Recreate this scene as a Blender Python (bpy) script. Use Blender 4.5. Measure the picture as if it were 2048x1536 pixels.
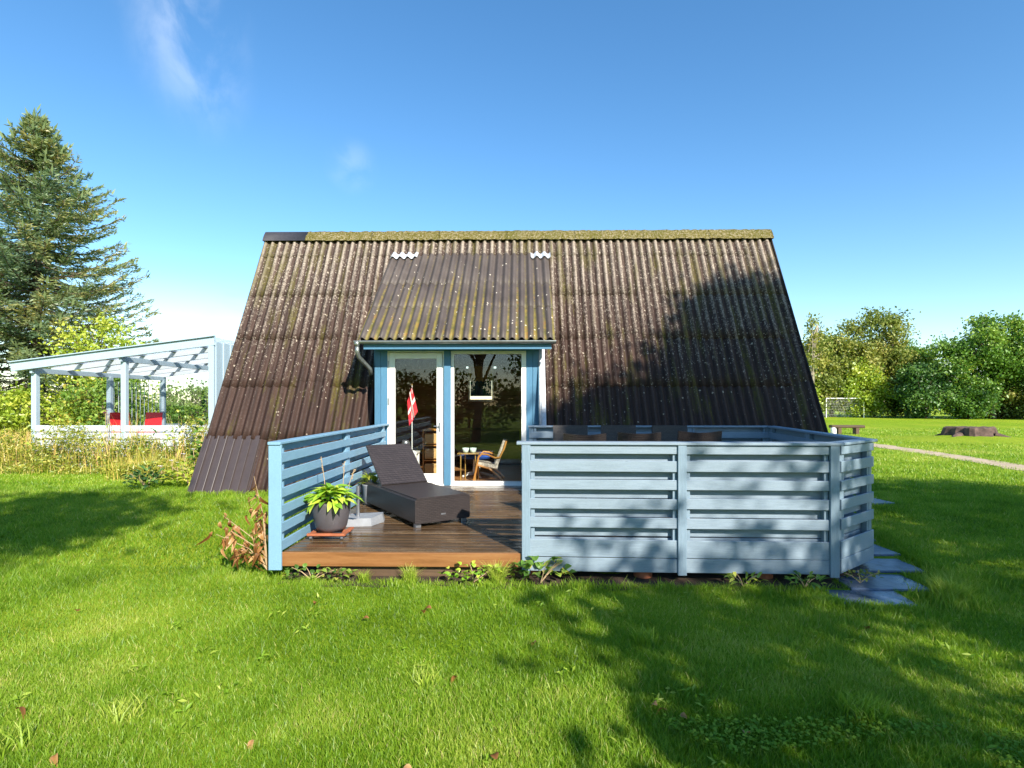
import bpy, math, random
import numpy as np
from mathutils import Vector, Matrix
R = math.radians
random.seed(7); RNG = np.random.default_rng(11)
S = bpy.context.scene
COL = S.collection
for o in list(bpy.data.objects): bpy.data.objects.remove(o)

# ------------------------------------------------------------------ camera
cam = bpy.data.cameras.new('camera'); cam_o = bpy.data.objects.new('camera', cam); COL.objects.link(cam_o)
cam.sensor_width = 36; cam.lens = 19.336; cam.shift_y = 0.0171; cam.clip_start = 0.05; cam.clip_end = 3000
cam_o.location = (0, 0, 1.55); cam_o.rotation_euler = (R(90), 0, R(1)); S.camera = cam_o
# ------------------------------------------------------------------ light
SUN_EL, SUN_AZ = 33.0, 151.0          # azimuth clockwise from +Y
to_sun = Vector((math.sin(R(SUN_AZ))*math.cos(R(SUN_EL)), math.cos(R(SUN_AZ))*math.cos(R(SUN_EL)), math.sin(R(SUN_EL))))
sun = bpy.data.lights.new('sun', 'SUN'); sun.energy = 5.0; sun.angle = R(0.55); sun.color = (1.0, 0.93, 0.82)
sun_o = bpy.data.objects.new('sun', sun); COL.objects.link(sun_o)
sun_o.rotation_euler = to_sun.to_track_quat('Z', 'Y').to_euler(); sun_o.location = (20, -30, 40)
W = bpy.data.worlds.new('World'); S.world = W; W.use_nodes = True
wn, wl = W.node_tree.nodes, W.node_tree.links
for n in list(wn): wn.remove(n)
sky = wn.new('ShaderNodeTexSky'); sky.sky_type = 'NISHITA'; sky.sun_disc = False
sky.sun_elevation = R(SUN_EL); sky.sun_rotation = R(SUN_AZ); sky.air_density = 1.0; sky.dust_density = 0.2; sky.ozone_density = 2.0
hs = wn.new('ShaderNodeHueSaturation'); hs.inputs['Saturation'].default_value = 1.25; hs.inputs['Hue'].default_value = .4975
bg = wn.new('ShaderNodeBackground'); bg.inputs['Strength'].default_value = 0.13
wo = wn.new('ShaderNodeOutputWorld')
wl.new(sky.outputs[0], hs.inputs['Color'])
# thin wisps of cloud: noise on the view direction, denser low down
geo = wn.new('ShaderNodeNewGeometry'); neg = wn.new('ShaderNodeVectorMath'); neg.operation = 'SCALE'; neg.inputs['Scale'].default_value = -1
tcw = wn.new('ShaderNodeTexCoord')
def cloud_patch(d, r, scale, stretch, amount, seed, lo=.42, hi=.75):
    dv = Vector(d).normalized()
    sub = wn.new('ShaderNodeVectorMath'); sub.operation = 'SUBTRACT'; sub.inputs[1].default_value = dv
    wl.new(tcw.outputs['Generated'], sub.inputs[0])
    mul = wn.new('ShaderNodeVectorMath'); mul.operation = 'MULTIPLY'; mul.inputs[1].default_value = stretch
    wl.new(sub.outputs[0], mul.inputs[0])
    ln = wn.new('ShaderNodeVectorMath'); ln.operation = 'LENGTH'; wl.new(mul.outputs[0], ln.inputs[0])
    fall = wn.new('ShaderNodeMapRange'); fall.interpolation_type = 'SMOOTHSTEP'
    fall.inputs['From Min'].default_value = r; fall.inputs['From Max'].default_value = r*.1
    wl.new(ln.outputs['Value'], fall.inputs['Value'])
    mp = wn.new('ShaderNodeMapping'); mp.inputs['Location'].default_value = (seed, seed*.7, seed*.3); mp.inputs['Scale'].default_value = stretch
    wl.new(tcw.outputs['Generated'], mp.inputs['Vector'])
    nz = wn.new('ShaderNodeTexNoise'); nz.inputs['Scale'].default_value = scale; nz.inputs['Detail'].default_value = 7; nz.inputs['Roughness'].default_value = .55
    nz.inputs['Distortion'].default_value = .35
    wl.new(mp.outputs[0], nz.inputs['Vector'])
    rr = wn.new('ShaderNodeMapRange'); rr.interpolation_type = 'SMOOTHSTEP'
    rr.inputs['From Min'].default_value = lo; rr.inputs['From Max'].default_value = hi
    wl.new(nz.outputs['Fac'], rr.inputs['Value'])
    m = wn.new('ShaderNodeMath'); m.operation = 'MULTIPLY'; wl.new(fall.outputs[0], m.inputs[0]); wl.new(rr.outputs[0], m.inputs[1])
    m2 = wn.new('ShaderNodeMath'); m2.operation = 'MULTIPLY'; m2.inputs[1].default_value = amount; wl.new(m.outputs[0], m2.inputs[0])
    return m2.outputs[0]
def addf(a, b):
    m = wn.new('ShaderNodeMath'); m.operation = 'ADD'; m.use_clamp = True; wl.new(a, m.inputs[0]); wl.new(b, m.inputs[1]); return m.outputs[0]
c1 = cloud_patch((-.61, 1, .68), .13, 11, (1.5, 1, .8), .24, 2.1, .36, .70)
c2 = cloud_patch((-.66, 1, .08), .34, 6, (.7, .7, 2.4), .34, 5.3, .30, .55)
c3 = cloud_patch((-.31, 1, .43), .05, 16, (1, 1, 1), .12, 8.0, .3, .7)
fac = addf(addf(c1, c2), c3)
mixc = wn.new('ShaderNodeMix'); mixc.data_type = 'RGBA'
mixc.inputs['B'].default_value = (6.4, 6.7, 7.0, 1)
wl.new(fac, mixc.inputs['Factor']); wl.new(hs.outputs[0], mixc.inputs['A'])
wl.new(mixc.outputs['Result'], bg.inputs['Color']); wl.new(bg.outputs[0], wo.inputs[0])
vs = S.view_settings; vs.view_transform = 'Standard'; vs.look = 'None'; vs.exposure = 0.92; vs.gamma = 1; vs.use_curve_mapping = False
try:
    S.cycles.max_bounces = 8; S.cycles.transparent_max_bounces = 12; S.cycles.use_denoising = True
    S.cycles.caustics_reflective = False; S.cycles.caustics_refractive = False
except Exception: pass

# ------------------------------------------------------------------ materials
def lin(r, g, b):
    f = lambda c: (c/255/12.92) if c/255 <= .04045 else ((c/255+.055)/1.055)**2.4
    return (f(r), f(g), f(b), 1)
class NT:
    def __init__(s, name):
        s.m = bpy.data.materials.new(name); s.m.use_nodes = True; s.n = s.m.node_tree.nodes; s.l = s.m.node_tree.links
        for n in list(s.n): s.n.remove(n)
        s.out = s.n.new('ShaderNodeOutputMaterial')
    def node(s, t, **kw):
        n = s.n.new(t)
        for k, v in kw.items():
            if hasattr(n, k): setattr(n, k, v)
        return n
    def link(s, a, b): s.l.new(a, b)
    def coords(s, kind='pos', scale=(1, 1, 1), loc=(0, 0, 0)):
        if kind == 'pos': src = s.node('ShaderNodeNewGeometry').outputs['Position']
        else: src = s.node('ShaderNodeTexCoord').outputs['Object']
        mp = s.node('ShaderNodeMapping'); mp.inputs['Scale'].default_value = scale; mp.inputs['Location'].default_value = loc
        s.link(src, mp.inputs['Vector']); return mp.outputs[0]
    def noise(s, vec, scale, detail=4, rough=.55, dist=0):
        n = s.node('ShaderNodeTexNoise'); n.inputs['Scale'].default_value = scale; n.inputs['Detail'].default_value = detail
        n.inputs['Roughness'].default_value = rough; n.inputs['Distortion'].default_value = dist; s.link(vec, n.inputs['Vector']); return n.outputs['Fac']
    def ramp(s, fac, stops, interp='LINEAR'):
        r = s.node('ShaderNodeValToRGB'); r.color_ramp.interpolation = interp
        e = r.color_ramp.elements
        while len(e) > 1: e.remove(e[-1])
        e[0].position = stops[0][0]; e[0].color = stops[0][1]
        for p, c in stops[1:]:
            x = e.new(p); x.color = c
        s.link(fac, r.inputs[0]); return r.outputs[0]
    def rng(s, fac, a, b, c=0, d=1):
        m = s.node('ShaderNodeMapRange'); m.inputs[1].default_value = a; m.inputs[2].default_value = b; m.inputs[3].default_value = c; m.inputs[4].default_value = d
        s.link(fac, m.inputs[0]); return m.outputs[0]
    def math(s, op, a, b=None, clamp=False):
        m = s.node('ShaderNodeMath'); m.operation = op; m.use_clamp = clamp
        for i, v in enumerate((a, b)):
            if v is None: continue
            if isinstance(v, (int, float)): m.inputs[i].default_value = v
            else: s.link(v, m.inputs[i])
        return m.outputs[0]
    def mix(s, fac, a, b, blend='MIX'):
        m = s.node('ShaderNodeMix'); m.data_type = 'RGBA'; m.blend_type = blend
        for k, v in (('Factor', fac), ('A', a), ('B', b)):
            if isinstance(v, (int, float, tuple)): m.inputs[k].default_value = v
            else: s.link(v, m.inputs[k])
        return m.outputs['Result']
    def bump(s, h, strength=.3, dist=.01):
        b = s.node('ShaderNodeBump'); b.inputs['Strength'].default_value = strength; b.inputs['Distance'].default_value = dist
        s.link(h, b.inputs['Height']); return b.outputs[0]
    def principled(s, color, rough=.6, normal=None, metal=0, spec=.5):
        p = s.node('ShaderNodeBsdfPrincipled')
        for k, v in (('Base Color', color), ('Roughness', rough), ('Metallic', metal), ('Specular IOR Level', spec)):
            if isinstance(v, (int, float, tuple)): p.inputs[k].default_value = v
            else: s.link(v, p.inputs[k])
        if normal is not None: s.link(normal, p.inputs['Normal'])
        s.link(p.outputs[0], s.out.inputs[0]); return p
    def objrand(s): return s.node('ShaderNodeObjectInfo').outputs['Random']
def M_paint(name, c, var=.16, axis=(1, 1, 1), rough=.5, worn=None, wornamt=.45):
    t = NT(name); v = t.coords('pos', axis); n = t.noise(v, 9, 5, .6); g = t.noise(t.coords('pos', tuple(a*6 for a in axis)), 12, 3, .7)
    d = tuple(x*(1-var) for x in c[:3])+(1,); l = tuple(min(1, x*(1+var)) for x in c[:3])+(1,)
    col = t.ramp(n, [(.3, d), (.7, l)])
    col = t.mix(t.rng(t.objrand(), 0, 1, 0, .35), col, tuple(x*.82 for x in c[:3])+(1,))
    if worn:
        kv = t.node('ShaderNodeTexVoronoi'); kv.inputs['Scale'].default_value = 3.2; t.link(t.coords('pos', tuple(.35+.75*min(a, 2.5) for a in axis)), kv.inputs['Vector'])
        col = t.mix(t.math('MULTIPLY', t.rng(kv.outputs['Distance'], .055, .03), .4), col, tuple(x*.45 for x in c[:3])+(1,))
        col = t.mix(t.math('MULTIPLY', t.rng(t.noise(t.coords('pos'), 1.6, 5, .65), .5, .75), .3), col, tuple(x*y for x, y in zip(c[:3], (.6, .62, .58)))+(1,))
        col = t.mix(t.math('MULTIPLY', t.rng(g, .45, .72), wornamt), col, worn)
    t.principled(col, t.rng(n, .3, .7, rough-.08, rough+.12), t.bump(t.math('ADD', g, t.math('MULTIPLY', n, .5)), .35, .003)); return t.m
def M_plain(name, c, rough=.5, metal=0, var=.12, scale=14, bump=.1, spec=.5):
    t = NT(name); n = t.noise(t.coords('pos'), scale, 4)
    col = t.ramp(n, [(.3, tuple(x*(1-var) for x in c[:3])+(1,)), (.7, tuple(min(1, x*(1+var)) for x in c[:3])+(1,))])
    t.principled(col, rough, t.bump(n, bump, .004), metal, spec); return t.m
def M_leaf(name, stops, transl=.35, gloss=.04, attr='tint'):
    t = NT(name); a = t.node('ShaderNodeAttribute'); a.attribute_name = attr
    col = t.ramp(a.outputs['Fac'], stops)
    d = t.node('ShaderNodeBsdfDiffuse'); tr = t.node('ShaderNodeBsdfTranslucent'); g = t.node('ShaderNodeBsdfGlossy'); g.inputs['Roughness'].default_value = .42
    g.inputs['Color'].default_value = (.8, .85, .8, 1)
    t.link(col, d.inputs[0]); t.link(t.mix(1.0, col, (1.0, 1.0, .5, 1), 'MULTIPLY'), tr.inputs[0])
    m = t.node('ShaderNodeMixShader'); m.inputs[0].default_value = transl; t.link(d.outputs[0], m.inputs[1]); t.link(tr.outputs[0], m.inputs[2])
    m2 = t.node('ShaderNodeMixShader'); m2.inputs[0].default_value = gloss; t.link(m.outputs[0], m2.inputs[1]); t.link(g.outputs[0], m2.inputs[2])
    t.link(m2.outputs[0], t.out.inputs[0]); return t.m
def M_roof():
    t = NT('fibre_cement_roof'); pos = t.node('ShaderNodeNewGeometry').outputs['Position']
    sx = t.node('ShaderNodeSeparateXYZ'); t.link(pos, sx.inputs[0])
    h = t.rng(sx.outputs['Z'], .5, 5.0)
    streak = t.noise(t.coords('pos', (11, .45, .45)), 1.6, 6, .65); big = t.noise(t.coords('pos'), .9, 4, .6); fine = t.noise(t.coords('pos'), 26, 6, .65)
    base = t.ramp(streak, [(.25, lin(32, 20, 15)), (.5, lin(53, 34, 26)), (.8, lin(76, 53, 42))])
    base = t.mix(t.math('MULTIPLY', t.rng(fine, .4, .7), .35), base, lin(46, 35, 30))
    # faded grey lichen film, thicker high up; held to crests to paint in wave shading
    film = t.math('MULTIPLY', t.rng(t.math('ADD', t.math('ADD', fine, t.math('MULTIPLY', streak, .55)), t.math('MULTIPLY', h, .52)), 1.0, 1.30, 0, 1), .8, True)
    crest = t.rng(t.math('COSINE', t.math('MULTIPLY', sx.outputs['X'], 2*math.pi/PITCH)), -.35, .75)
    film = t.math('MULTIPLY', film, t.math('ADD', t.math('MULTIPLY', crest, .85), .08), True)
    base = t.mix(film, base, lin(168, 155, 140))
    # lichen dots
    vo = t.node('ShaderNodeTexVoronoi'); vo.inputs['Scale'].default_value = 15; vo.inputs['Randomness'].default_value = 1
    wv = t.node('ShaderNodeVectorMath'); wv.operation = 'ADD'; nn_ = t.node('ShaderNodeTexNoise'); nn_.inputs['Scale'].default_value = 30; nn_.inputs['Detail'].default_value = 3; t.link(t.coords('pos'), nn_.inputs['Vector'])
    ws = t.node('ShaderNodeVectorMath'); ws.operation = 'SCALE'; ws.inputs['Scale'].default_value = .045; t.link(nn_.outputs['Color'], ws.inputs[0]); t.link(t.coords('pos'), wv.inputs[0]); t.link(ws.outputs[0], wv.inputs[1]); t.link(wv.outputs[0], vo.inputs['Vector'])
    wn_ = t.node('ShaderNodeSeparateColor'); t.link(vo.outputs['Color'], wn_.inputs[0])
    dots = t.math('MULTIPLY', t.math('LESS_THAN', vo.outputs['Distance'], t.math('MULTIPLY', t.math('POWER', wn_.outputs[1], 2.0), .30)), t.math('GREATER_THAN', t.math('ADD', wn_.outputs[0], t.math('MULTIPLY', h, .30)), .93))
    base = t.mix(t.math('MULTIPLY', dots, .6), base, lin(200, 186, 166))
    v2 = t.node('ShaderNodeTexVoronoi'); v2.inputs['Scale'].default_value = 38; t.link(t.coords('pos', (1, 1, .8)), v2.inputs['Vector'])
    s2 = t.node('ShaderNodeSeparateColor'); t.link(v2.outputs['Color'], s2.inputs[0])
    sp2 = t.math('MULTIPLY', t.math('LESS_THAN', v2.outputs['Distance'], t.math('MULTIPLY', s2.outputs[1], .55)), t.math('GREATER_THAN', t.math('ADD', s2.outputs[0], t.math('ADD', t.math('MULTIPLY', h, .7), t.math('MULTIPLY', big, 1.1))), 1.66))
    base = t.mix(t.math('MULTIPLY', sp2, .42), base, lin(196, 184, 166))
    # moss, near the ridge and along some grooves
    moss = t.noise(t.coords('pos', (7, .7, .7), (3, 0, 0)), 1.1, 5, .6)
    ml = t.math('MULTIPLY', t.rng(t.math('ADD', t.math('ADD', moss, t.math('MULTIPLY', big, .35)), t.math('MULTIPLY', h, .06)), .74, .86), t.rng(fine, .3, .6), True)
    base = t.mix(t.math('MULTIPLY', ml, .8), base, lin(84, 78, 20))
    t.principled(base, t.rng(fine, .3, .7, .55, .85), t.bump(t.math('ADD', fine, t.math('MULTIPLY', dots, .3)), .5, .006), 0, .35); return t.m
def M_dormer_roof(pitch):
    t = NT('dormer_roof_sheet'); pos = t.node('ShaderNodeNewGeometry').outputs['Position']
    sx = t.node('ShaderNodeSeparateXYZ'); t.link(pos, sx.inputs[0])
    fine = t.noise(t.coords('pos'), 30, 5, .6); big = t.noise(t.coords('pos'), 1.3, 4, .6)
    base = t.ramp(big, [(.3, lin(70, 62, 58)), (.7, lin(94, 85, 79))])
    base = t.mix(t.rng(t.objrand(), 0, 1, 0, .25), base, lin(66, 58, 57))
    valley = t.rng(t.math('COSINE', t.math('MULTIPLY', sx.outputs['X'], 2*math.pi/pitch)), .1, -.9)
    low = t.rng(sx.outputs['Z'], 4.1, 2.65)
    col_noise = t.noise(t.coords('pos', (5, .35, .35)), 1.3, 4, .6)
    m = t.math('ADD', t.math('MULTIPLY', valley, .55), t.math('ADD', t.math('MULTIPLY', low, .42), t.math('ADD', t.math('MULTIPLY', col_noise, 1.5), t.math('MULTIPLY', fine, .7))))
    mf = t.math('MULTIPLY', t.rng(m, 1.66, 2.0), .8, True)
    mossc = t.ramp(t.noise(t.coords('pos'), 5, 3), [(.35, lin(92, 88, 30)), (.6, lin(132, 116, 48)), (.75, lin(150, 108, 46))])
    base = t.mix(mf, base, mossc)
    vo = t.node('ShaderNodeTexVoronoi'); vo.inputs['Scale'].default_value = 13; t.link(t.coords('pos'), vo.inputs['Vector'])
    sc = t.node('ShaderNodeSeparateColor'); t.link(vo.outputs['Color'], sc.inputs[0])
    dots = t.math('MULTIPLY', t.math('LESS_THAN', vo.outputs['Distance'], .2), t.math('GREATER_THAN', t.math('ADD', sc.outputs[0], t.math('MULTIPLY', low, .1)), .93))
    base = t.mix(t.math('MULTIPLY', dots, .8), base, lin(225, 215, 195))
    t.principled(base, .6, t.bump(t.math('ADD', fine, mf), .5, .006), 0, .4); return t.m
def M_moss_ridge():
    t = NT('mossy_ridge'); f = t.noise(t.coords('pos'), 22, 6, .7); b = t.noise(t.coords('pos'), 2.2, 4, .6)
    c = t.ramp(f, [(.30, lin(52, 44, 28)), (.42, lin(84, 78, 28)), (.56, lin(104, 94, 38)), (.66, lin(142, 130, 108)), (.8, lin(170, 160, 140))])
    c = t.mix(t.rng(b, .45, .65), c, lin(84, 80, 20)); c = t.mix(t.math('MULTIPLY', t.rng(f, .5, .7), .5), c, lin(150, 138, 116))
    c = t.mix(t.math('MULTIPLY', t.rng(t.noise(t.coords('pos'), 46, 4, .7), .55, .62), .75), c, lin(176, 164, 142)); t.principled(c, .9, t.bump(f, .9, .03), 0, .2); return t.m
def M_wood(name, stops, axis, rough=(.35, .7), scale=2.2, objvar=.3, dark=(.04, .03, .02, 1), bump=.3, wet=False):
    t = NT(name); v = t.coords('pos', axis); n = t.noise(v, scale, 6, .65, .4); g = t.noise(t.coords('pos', tuple(a*3 for a in axis)), scale*4, 4, .7)
    c = t.ramp(t.math('ADD', t.math('MULTIPLY', n, .7), t.math('MULTIPLY', g, .3)), stops)
    c = t.mix(t.rng(t.objrand(), 0, 1, 0, objvar), c, dark)
    r = t.rng(n, .3, .7, rough[0], rough[1])
    if wet:
        w = t.noise(t.coords('pos', (.9, 1.6, 1)), 1.7, 4, .6)
        wf = t.rng(w, .34, .50)
        c = t.mix(t.math('MULTIPLY', wf, .35), c, tuple(x*.55 for x in stops[0][1][:3])+(1,))
        r = t.mix(wf, r, (.10, .10, .10, 1))
    t.principled(c, r, t.bump(g, bump if not wet else .22, .003)); return t.m
def M_wicker(name, c, sx=60, sy=60):
    t = NT(name); tc = t.node('ShaderNodeTexCoord').outputs['Object']
    w1 = t.node('ShaderNodeTexBrick'); w1.inputs['Scale'].default_value = 1; w1.inputs['Mortar Size'].default_value = .0028; w1.inputs['Brick Width'].default_value = .052; w1.inputs['Row Height'].default_value = .02
    w1.inputs['Color1'].default_value = (1, 1, 1, 1); w1.inputs['Color2'].default_value = (.55, .55, .55, 1); w1.inputs['Mortar'].default_value = (0, 0, 0, 1)
    sep = t.node('ShaderNodeSeparateXYZ'); t.link(tc, sep.inputs[0]); cb = t.node('ShaderNodeCombineXYZ')
    t.link(t.math('ADD', sep.outputs[0], sep.outputs[1]), cb.inputs[0]); t.link(t.math('ADD', sep.outputs[2], t.math('MULTIPLY', sep.outputs[1], .5)), cb.inputs[1])
    t.link(cb.outputs[0], w1.inputs['Vector'])
    n = t.noise(t.coords('obj'), 40, 4); big = t.noise(t.coords('obj'), 3, 3)
    col = t.mix(w1.outputs['Color'], tuple(x*.35 for x in c[:3])+(1,), tuple(min(1, x*1.7) for x in c[:3])+(1,))
    col = t.mix(t.math('MULTIPLY', t.rng(n, .35, .65), .5), col, c); col = t.mix(t.math('MULTIPLY', t.rng(big, .45, .7), .35), col, tuple(min(1, x*1.5) for x in c[:3])+(1,))
    t.principled(col, .42, t.bump(w1.outputs['Color'], .7, .004)); return t.m
def M_glass(name, tint=(1, 1, 1, 1), boost=0.0):
    t = NT(name); gm = t.node('ShaderNodeNewGeometry'); dt = t.node('ShaderNodeVectorMath'); dt.operation = 'DOT_PRODUCT'
    t.link(gm.outputs['Incoming'], dt.inputs[0]); t.link(gm.outputs['Normal'], dt.inputs[1]); cs_ = t.math('ABSOLUTE', dt.outputs['Value'])
    fres = t.math('ADD', t.math('MULTIPLY', t.math('POWER', t.math('SUBTRACT', 1.0, cs_, True), 5.0), .96), .042)
    tr = t.node('ShaderNodeBsdfTransparent'); tr.inputs[0].default_value = tint; gl = t.node('ShaderNodeBsdfGlossy'); gl.inputs['Roughness'].default_value = .004
    mx = t.node('ShaderNodeMixShader'); t.link(t.math('ADD', t.math('MULTIPLY', fres, 1.0), boost, True), mx.inputs[0])
    t.link(tr.outputs[0], mx.inputs[1]); t.link(gl.outputs[0], mx.inputs[2]); t.link(mx.outputs[0], t.out.inputs[0]); return t.m
def M_sheet_translucent(name, c, opacity=.6, transp=.2):
    t = NT(name); d = t.node('ShaderNodeBsdfDiffuse'); d.inputs[0].default_value = c; tl = t.node('ShaderNodeBsdfTranslucent'); tl.inputs[0].default_value = c
    tr = t.node('ShaderNodeBsdfTransparent'); m = t.node('ShaderNodeMixShader'); m.inputs[0].default_value = opacity
    t.link(d.outputs[0], m.inputs[1]); t.link(tl.outputs[0], m.inputs[2]); m2 = t.node('ShaderNodeMixShader'); m2.inputs[0].default_value = transp
    t.link(m.outputs[0], m2.inputs[1]); t.link(tr.outputs[0], m2.inputs[2]); t.link(m2.outputs[0], t.out.inputs[0]); return t.m

PITCH = .1575
MAT = {}
MAT['roof'] = M_roof(); MAT['dormer_roof'] = M_dormer_roof(PITCH); MAT['ridge'] = M_moss_ridge()
MAT['ridge_new'] = M_plain('dark_ridge_metal', lin(56, 54, 58), .5, .0)
MAT['metal_sheet'] = M_plain('dark_trapezoid_metal', lin(66, 57, 56), .42, 0, .08, 6)
MAT['lead'] = M_plain('pale_flashing', lin(196, 200, 206), .55, 0, .2)
MAT['zinc'] = M_plain('galvanised_gutter', lin(142, 146, 142), .35, .7, .2)
MAT['rafter'] = M_paint('grey_blue_rafter', lin(112, 130, 146), .1, (.8, 8, 8), .6); MAT['under'] = M_plain('dark_underlay', lin(40, 34, 30), .9)
MAT['blue'] = M_paint('blue_wall_paint', lin(74, 122, 152), .1, (10, 10, .8), .55)
MAT['railblue'] = M_paint('blue_rail_paint', lin(122, 162, 186), .1, (8, .7, 9), .5, lin(146, 176, 194), .25)
MAT['fence'] = M_paint('faded_blue_paint', lin(128, 145, 159), .14, (.7, 1, 12), .5, lin(156, 170, 178), .5)
MAT['fencepost'] = M_paint('faded_blue_paint_post', lin(120, 141, 157), .14, (12, 12, .7), .5, lin(150, 166, 176), .45)
MAT['fenceside'] = M_paint('faded_blue_paint_side', lin(124, 143, 158), .14, (1.2, .7, 12), .5, lin(152, 168, 177), .45)
MAT['white'] = M_plain('white_frame_paint', lin(236, 236, 230), .35, 0, .04, 5, .03)
MAT['whitewood'] = M_paint('pale_blue_white_paint', lin(196, 204, 212), .08, (.8, 1, 9), .55, lin(220, 228, 234), .4)
MAT['palewood'] = M_paint('pale_blue_post_paint', lin(164, 184, 196), .08, (9, 9, .8), .55)
MAT['deck'] = M_wood('wet_deck_wood', [(.25, lin(64, 49, 34)), (.5, lin(108, 86, 60)), (.75, lin(150, 124, 90))], (1, 14, 4), (.3, .55), 1.6, .6, lin(58, 40, 26), .3, True)
MAT['fascia'] = M_wood('orange_fascia_wood', [(.25, lin(96, 60, 30)), (.5, lin(140, 94, 52)), (.78, lin(162, 120, 74))], (1, 4, 16), (.4, .6), 1.6, .1)
MAT['beam'] = M_wood('old_beam_wood', [(.25, lin(64, 48, 34)), (.75, lin(110, 86, 62))], (1, 4, 12), (.6, .8))
MAT['pine'] = M_wood('honey_pine', [(.25, lin(196, 128, 56)), (.75, lin(226, 164, 86))], (3, 3, 9), (.35, .5))
MAT['brownboard'] = M_wood('brown_board', [(.25, lin(124, 84, 54)), (.75, lin(164, 118, 80))], (1, 4, 12), (.5, .7), 2, .4, lin(90, 62, 42))
MAT['floor'] = M_wood('interior_floor', [(.25, lin(150, 100, 58)), (.75, lin(196, 142, 90))], (1, 10, 4), (.3, .5))
MAT['wicker'] = M_wicker('dark_wicker', lin(48, 42, 41)); MAT['wickertop'] = M_wicker('dark_wicker_mat', lin(52, 46, 45))
MAT['wickerbrown'] = M_wicker('brown_wicker', lin(34, 28, 26))
MAT['rattan'] = M_wicker('pale_rattan', lin(206, 168, 112))
MAT['pot'] = M_plain('anthracite_pot', lin(84, 80, 84), .4, 0, .1, 8, .05); MAT['soil'] = M_plain('soil', lin(60, 46, 34), .95, 0, .4, 30, .6)
MAT['terracotta'] = M_plain('terracotta', lin(160, 92, 60), .75, 0, .2, 12, .2)
MAT['greyplastic'] = M_plain('grey_plastic', lin(136, 140, 146), .5, 0, .12, 10, .05); MAT['alu'] = M_plain('aluminium', lin(170, 172, 176), .3, .8, .08)
MAT['black'] = M_plain('black_rubber', lin(34, 34, 36), .6)
MAT['glass'] = M_glass('window_glass', (.95, .96, .95, 1), .0); MAT['clear'] = M_glass('clear_plastic', (.80, .84, .86, 1), .03)
MAT['poly'] = M_sheet_translucent('translucent_roof_sheet', (.92, .93, .95, 1), .6, .62)
MAT['slab'] = None
def M_slab():
    t = NT('wet_slate_slab'); n = t.noise(t.coords('pos'), 9, 6, .65); b = t.noise(t.coords('pos'), 2.4, 3)
    c = t.ramp(n, [(.3, lin(52, 62, 78)), (.7, lin(96, 110, 130))])
    t.principled(c, t.rng(b, .3, .65, .16, .42), t.bump(n, .5, .008)); return t.m
MAT['slab'] = M_slab()
MAT['red'] = M_plain('red_plastic', lin(204, 30, 36), .45, 0, .08); MAT['flagred'] = M_plain('flag_red', lin(214, 48, 60), .8, 0, .08, 20, .05); MAT['flagwhite'] = M_plain('flag_white', lin(238, 234, 226), .8, 0, .04)
MAT['tealcloth'] = M_plain('teal_cloth', lin(52, 96, 120), .9); MAT['bluecloth'] = M_plain('blue_cloth', lin(40, 84, 170), .9); MAT['olive'] = M_plain('olive_cushion', lin(150, 152, 46), .9, 0, .15)
MAT['greycloth'] = M_plain('grey_print_cloth', lin(186, 176, 160), .9, 0, .5, 24); MAT['brass'] = M_plain('brass_tube', lin(206, 168, 92), .35, .5)
MAT['bowl'] = M_plain('mint_ceramic', lin(206, 226, 216), .25); MAT['sofa'] = M_plain('brown_sofa', lin(104, 84, 66), .9, 0, .2); MAT['curtain'] = M_plain('yellow_curtain', lin(196, 176, 110), .9, 0, .25, 18)
MAT['bark'] = M_plain('tree_bark', lin(92, 78, 64), .9, 0, .35, 9, .8); MAT['barkpale'] = M_plain('pale_bark', lin(150, 140, 124), .9, 0, .3, 9, .6)
MAT['stump'] = M_plain('old_stump', lin(88, 70, 62), .95, 0, .55, 5, 1.0); MAT['dirt'] = M_plain('path_dirt', lin(178, 158, 130), .95, 0, .22, 3, .3)
G = lambda *a: [(p, lin(*c)) for p, c in a]
MAT['grass'] = M_leaf('grass_blades', G((0, (80, 112, 14)), (.3, (120, 160, 36)), (.55, (152, 181, 56)), (.8, (190, 200, 90)), (1, (216, 200, 134))), .45, .025)
MAT['weed'] = M_leaf('weeds', G((0, (100, 124, 40)), (.3, (160, 168, 58)), (.55, (216, 196, 98)), (.8, (226, 190, 122)), (1, (200, 146, 94))), .35, .05)
MAT['spruce'] = M_leaf('spruce_needles', G((0, (78, 104, 86)), (.4, (112, 138, 104)), (.75, (144, 156, 100)), (1, (172, 158, 92))), .35, .06)
MAT['leafgreen'] = M_leaf('green_leaves', G((0, (65, 101, 42)), (.5, (106, 144, 56)), (.85, (151, 176, 74)), (1, (198, 180, 79))), .35, .035)
MAT['leafdark'] = M_leaf('dark_green_leaves', G((0, (45, 76, 42)), (.5, (74, 112, 54)), (1, (124, 153, 70))), .3, .035)
MAT['leafolive'] = M_leaf('olive_leaves', G((0, (84, 104, 46)), (.5, (128, 142, 66)), (.85, (166, 164, 84)), (1, (186, 158, 88))), .35, .03)
MAT['leafbright'] = M_leaf('bright_yellow_green_leaves', G((0, (108, 140, 40)), (.5, (164, 187, 58)), (1, (223, 221, 94))), .4, .06)
MAT['hosta'] = M_leaf('hosta_leaves', G((0, (103, 160, 38)), (.5, (167, 210, 54)), (1, (232, 241, 94))), .4, .1)
MAT['deadleaf'] = M_leaf('dead_leaves', G((0, (112, 72, 38)), (.5, (162, 112, 66)), (1, (204, 164, 112))), .3, .03)
MAT['flower_white'] = M_plain('white_petals', lin(236, 226, 228), .8); MAT['flower_pink'] = M_plain('pink_petals', lin(206, 70, 170), .8)
MAT['flowerstalk'] = M_plain('dry_stalk', lin(176, 150, 116), .9)

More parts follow.
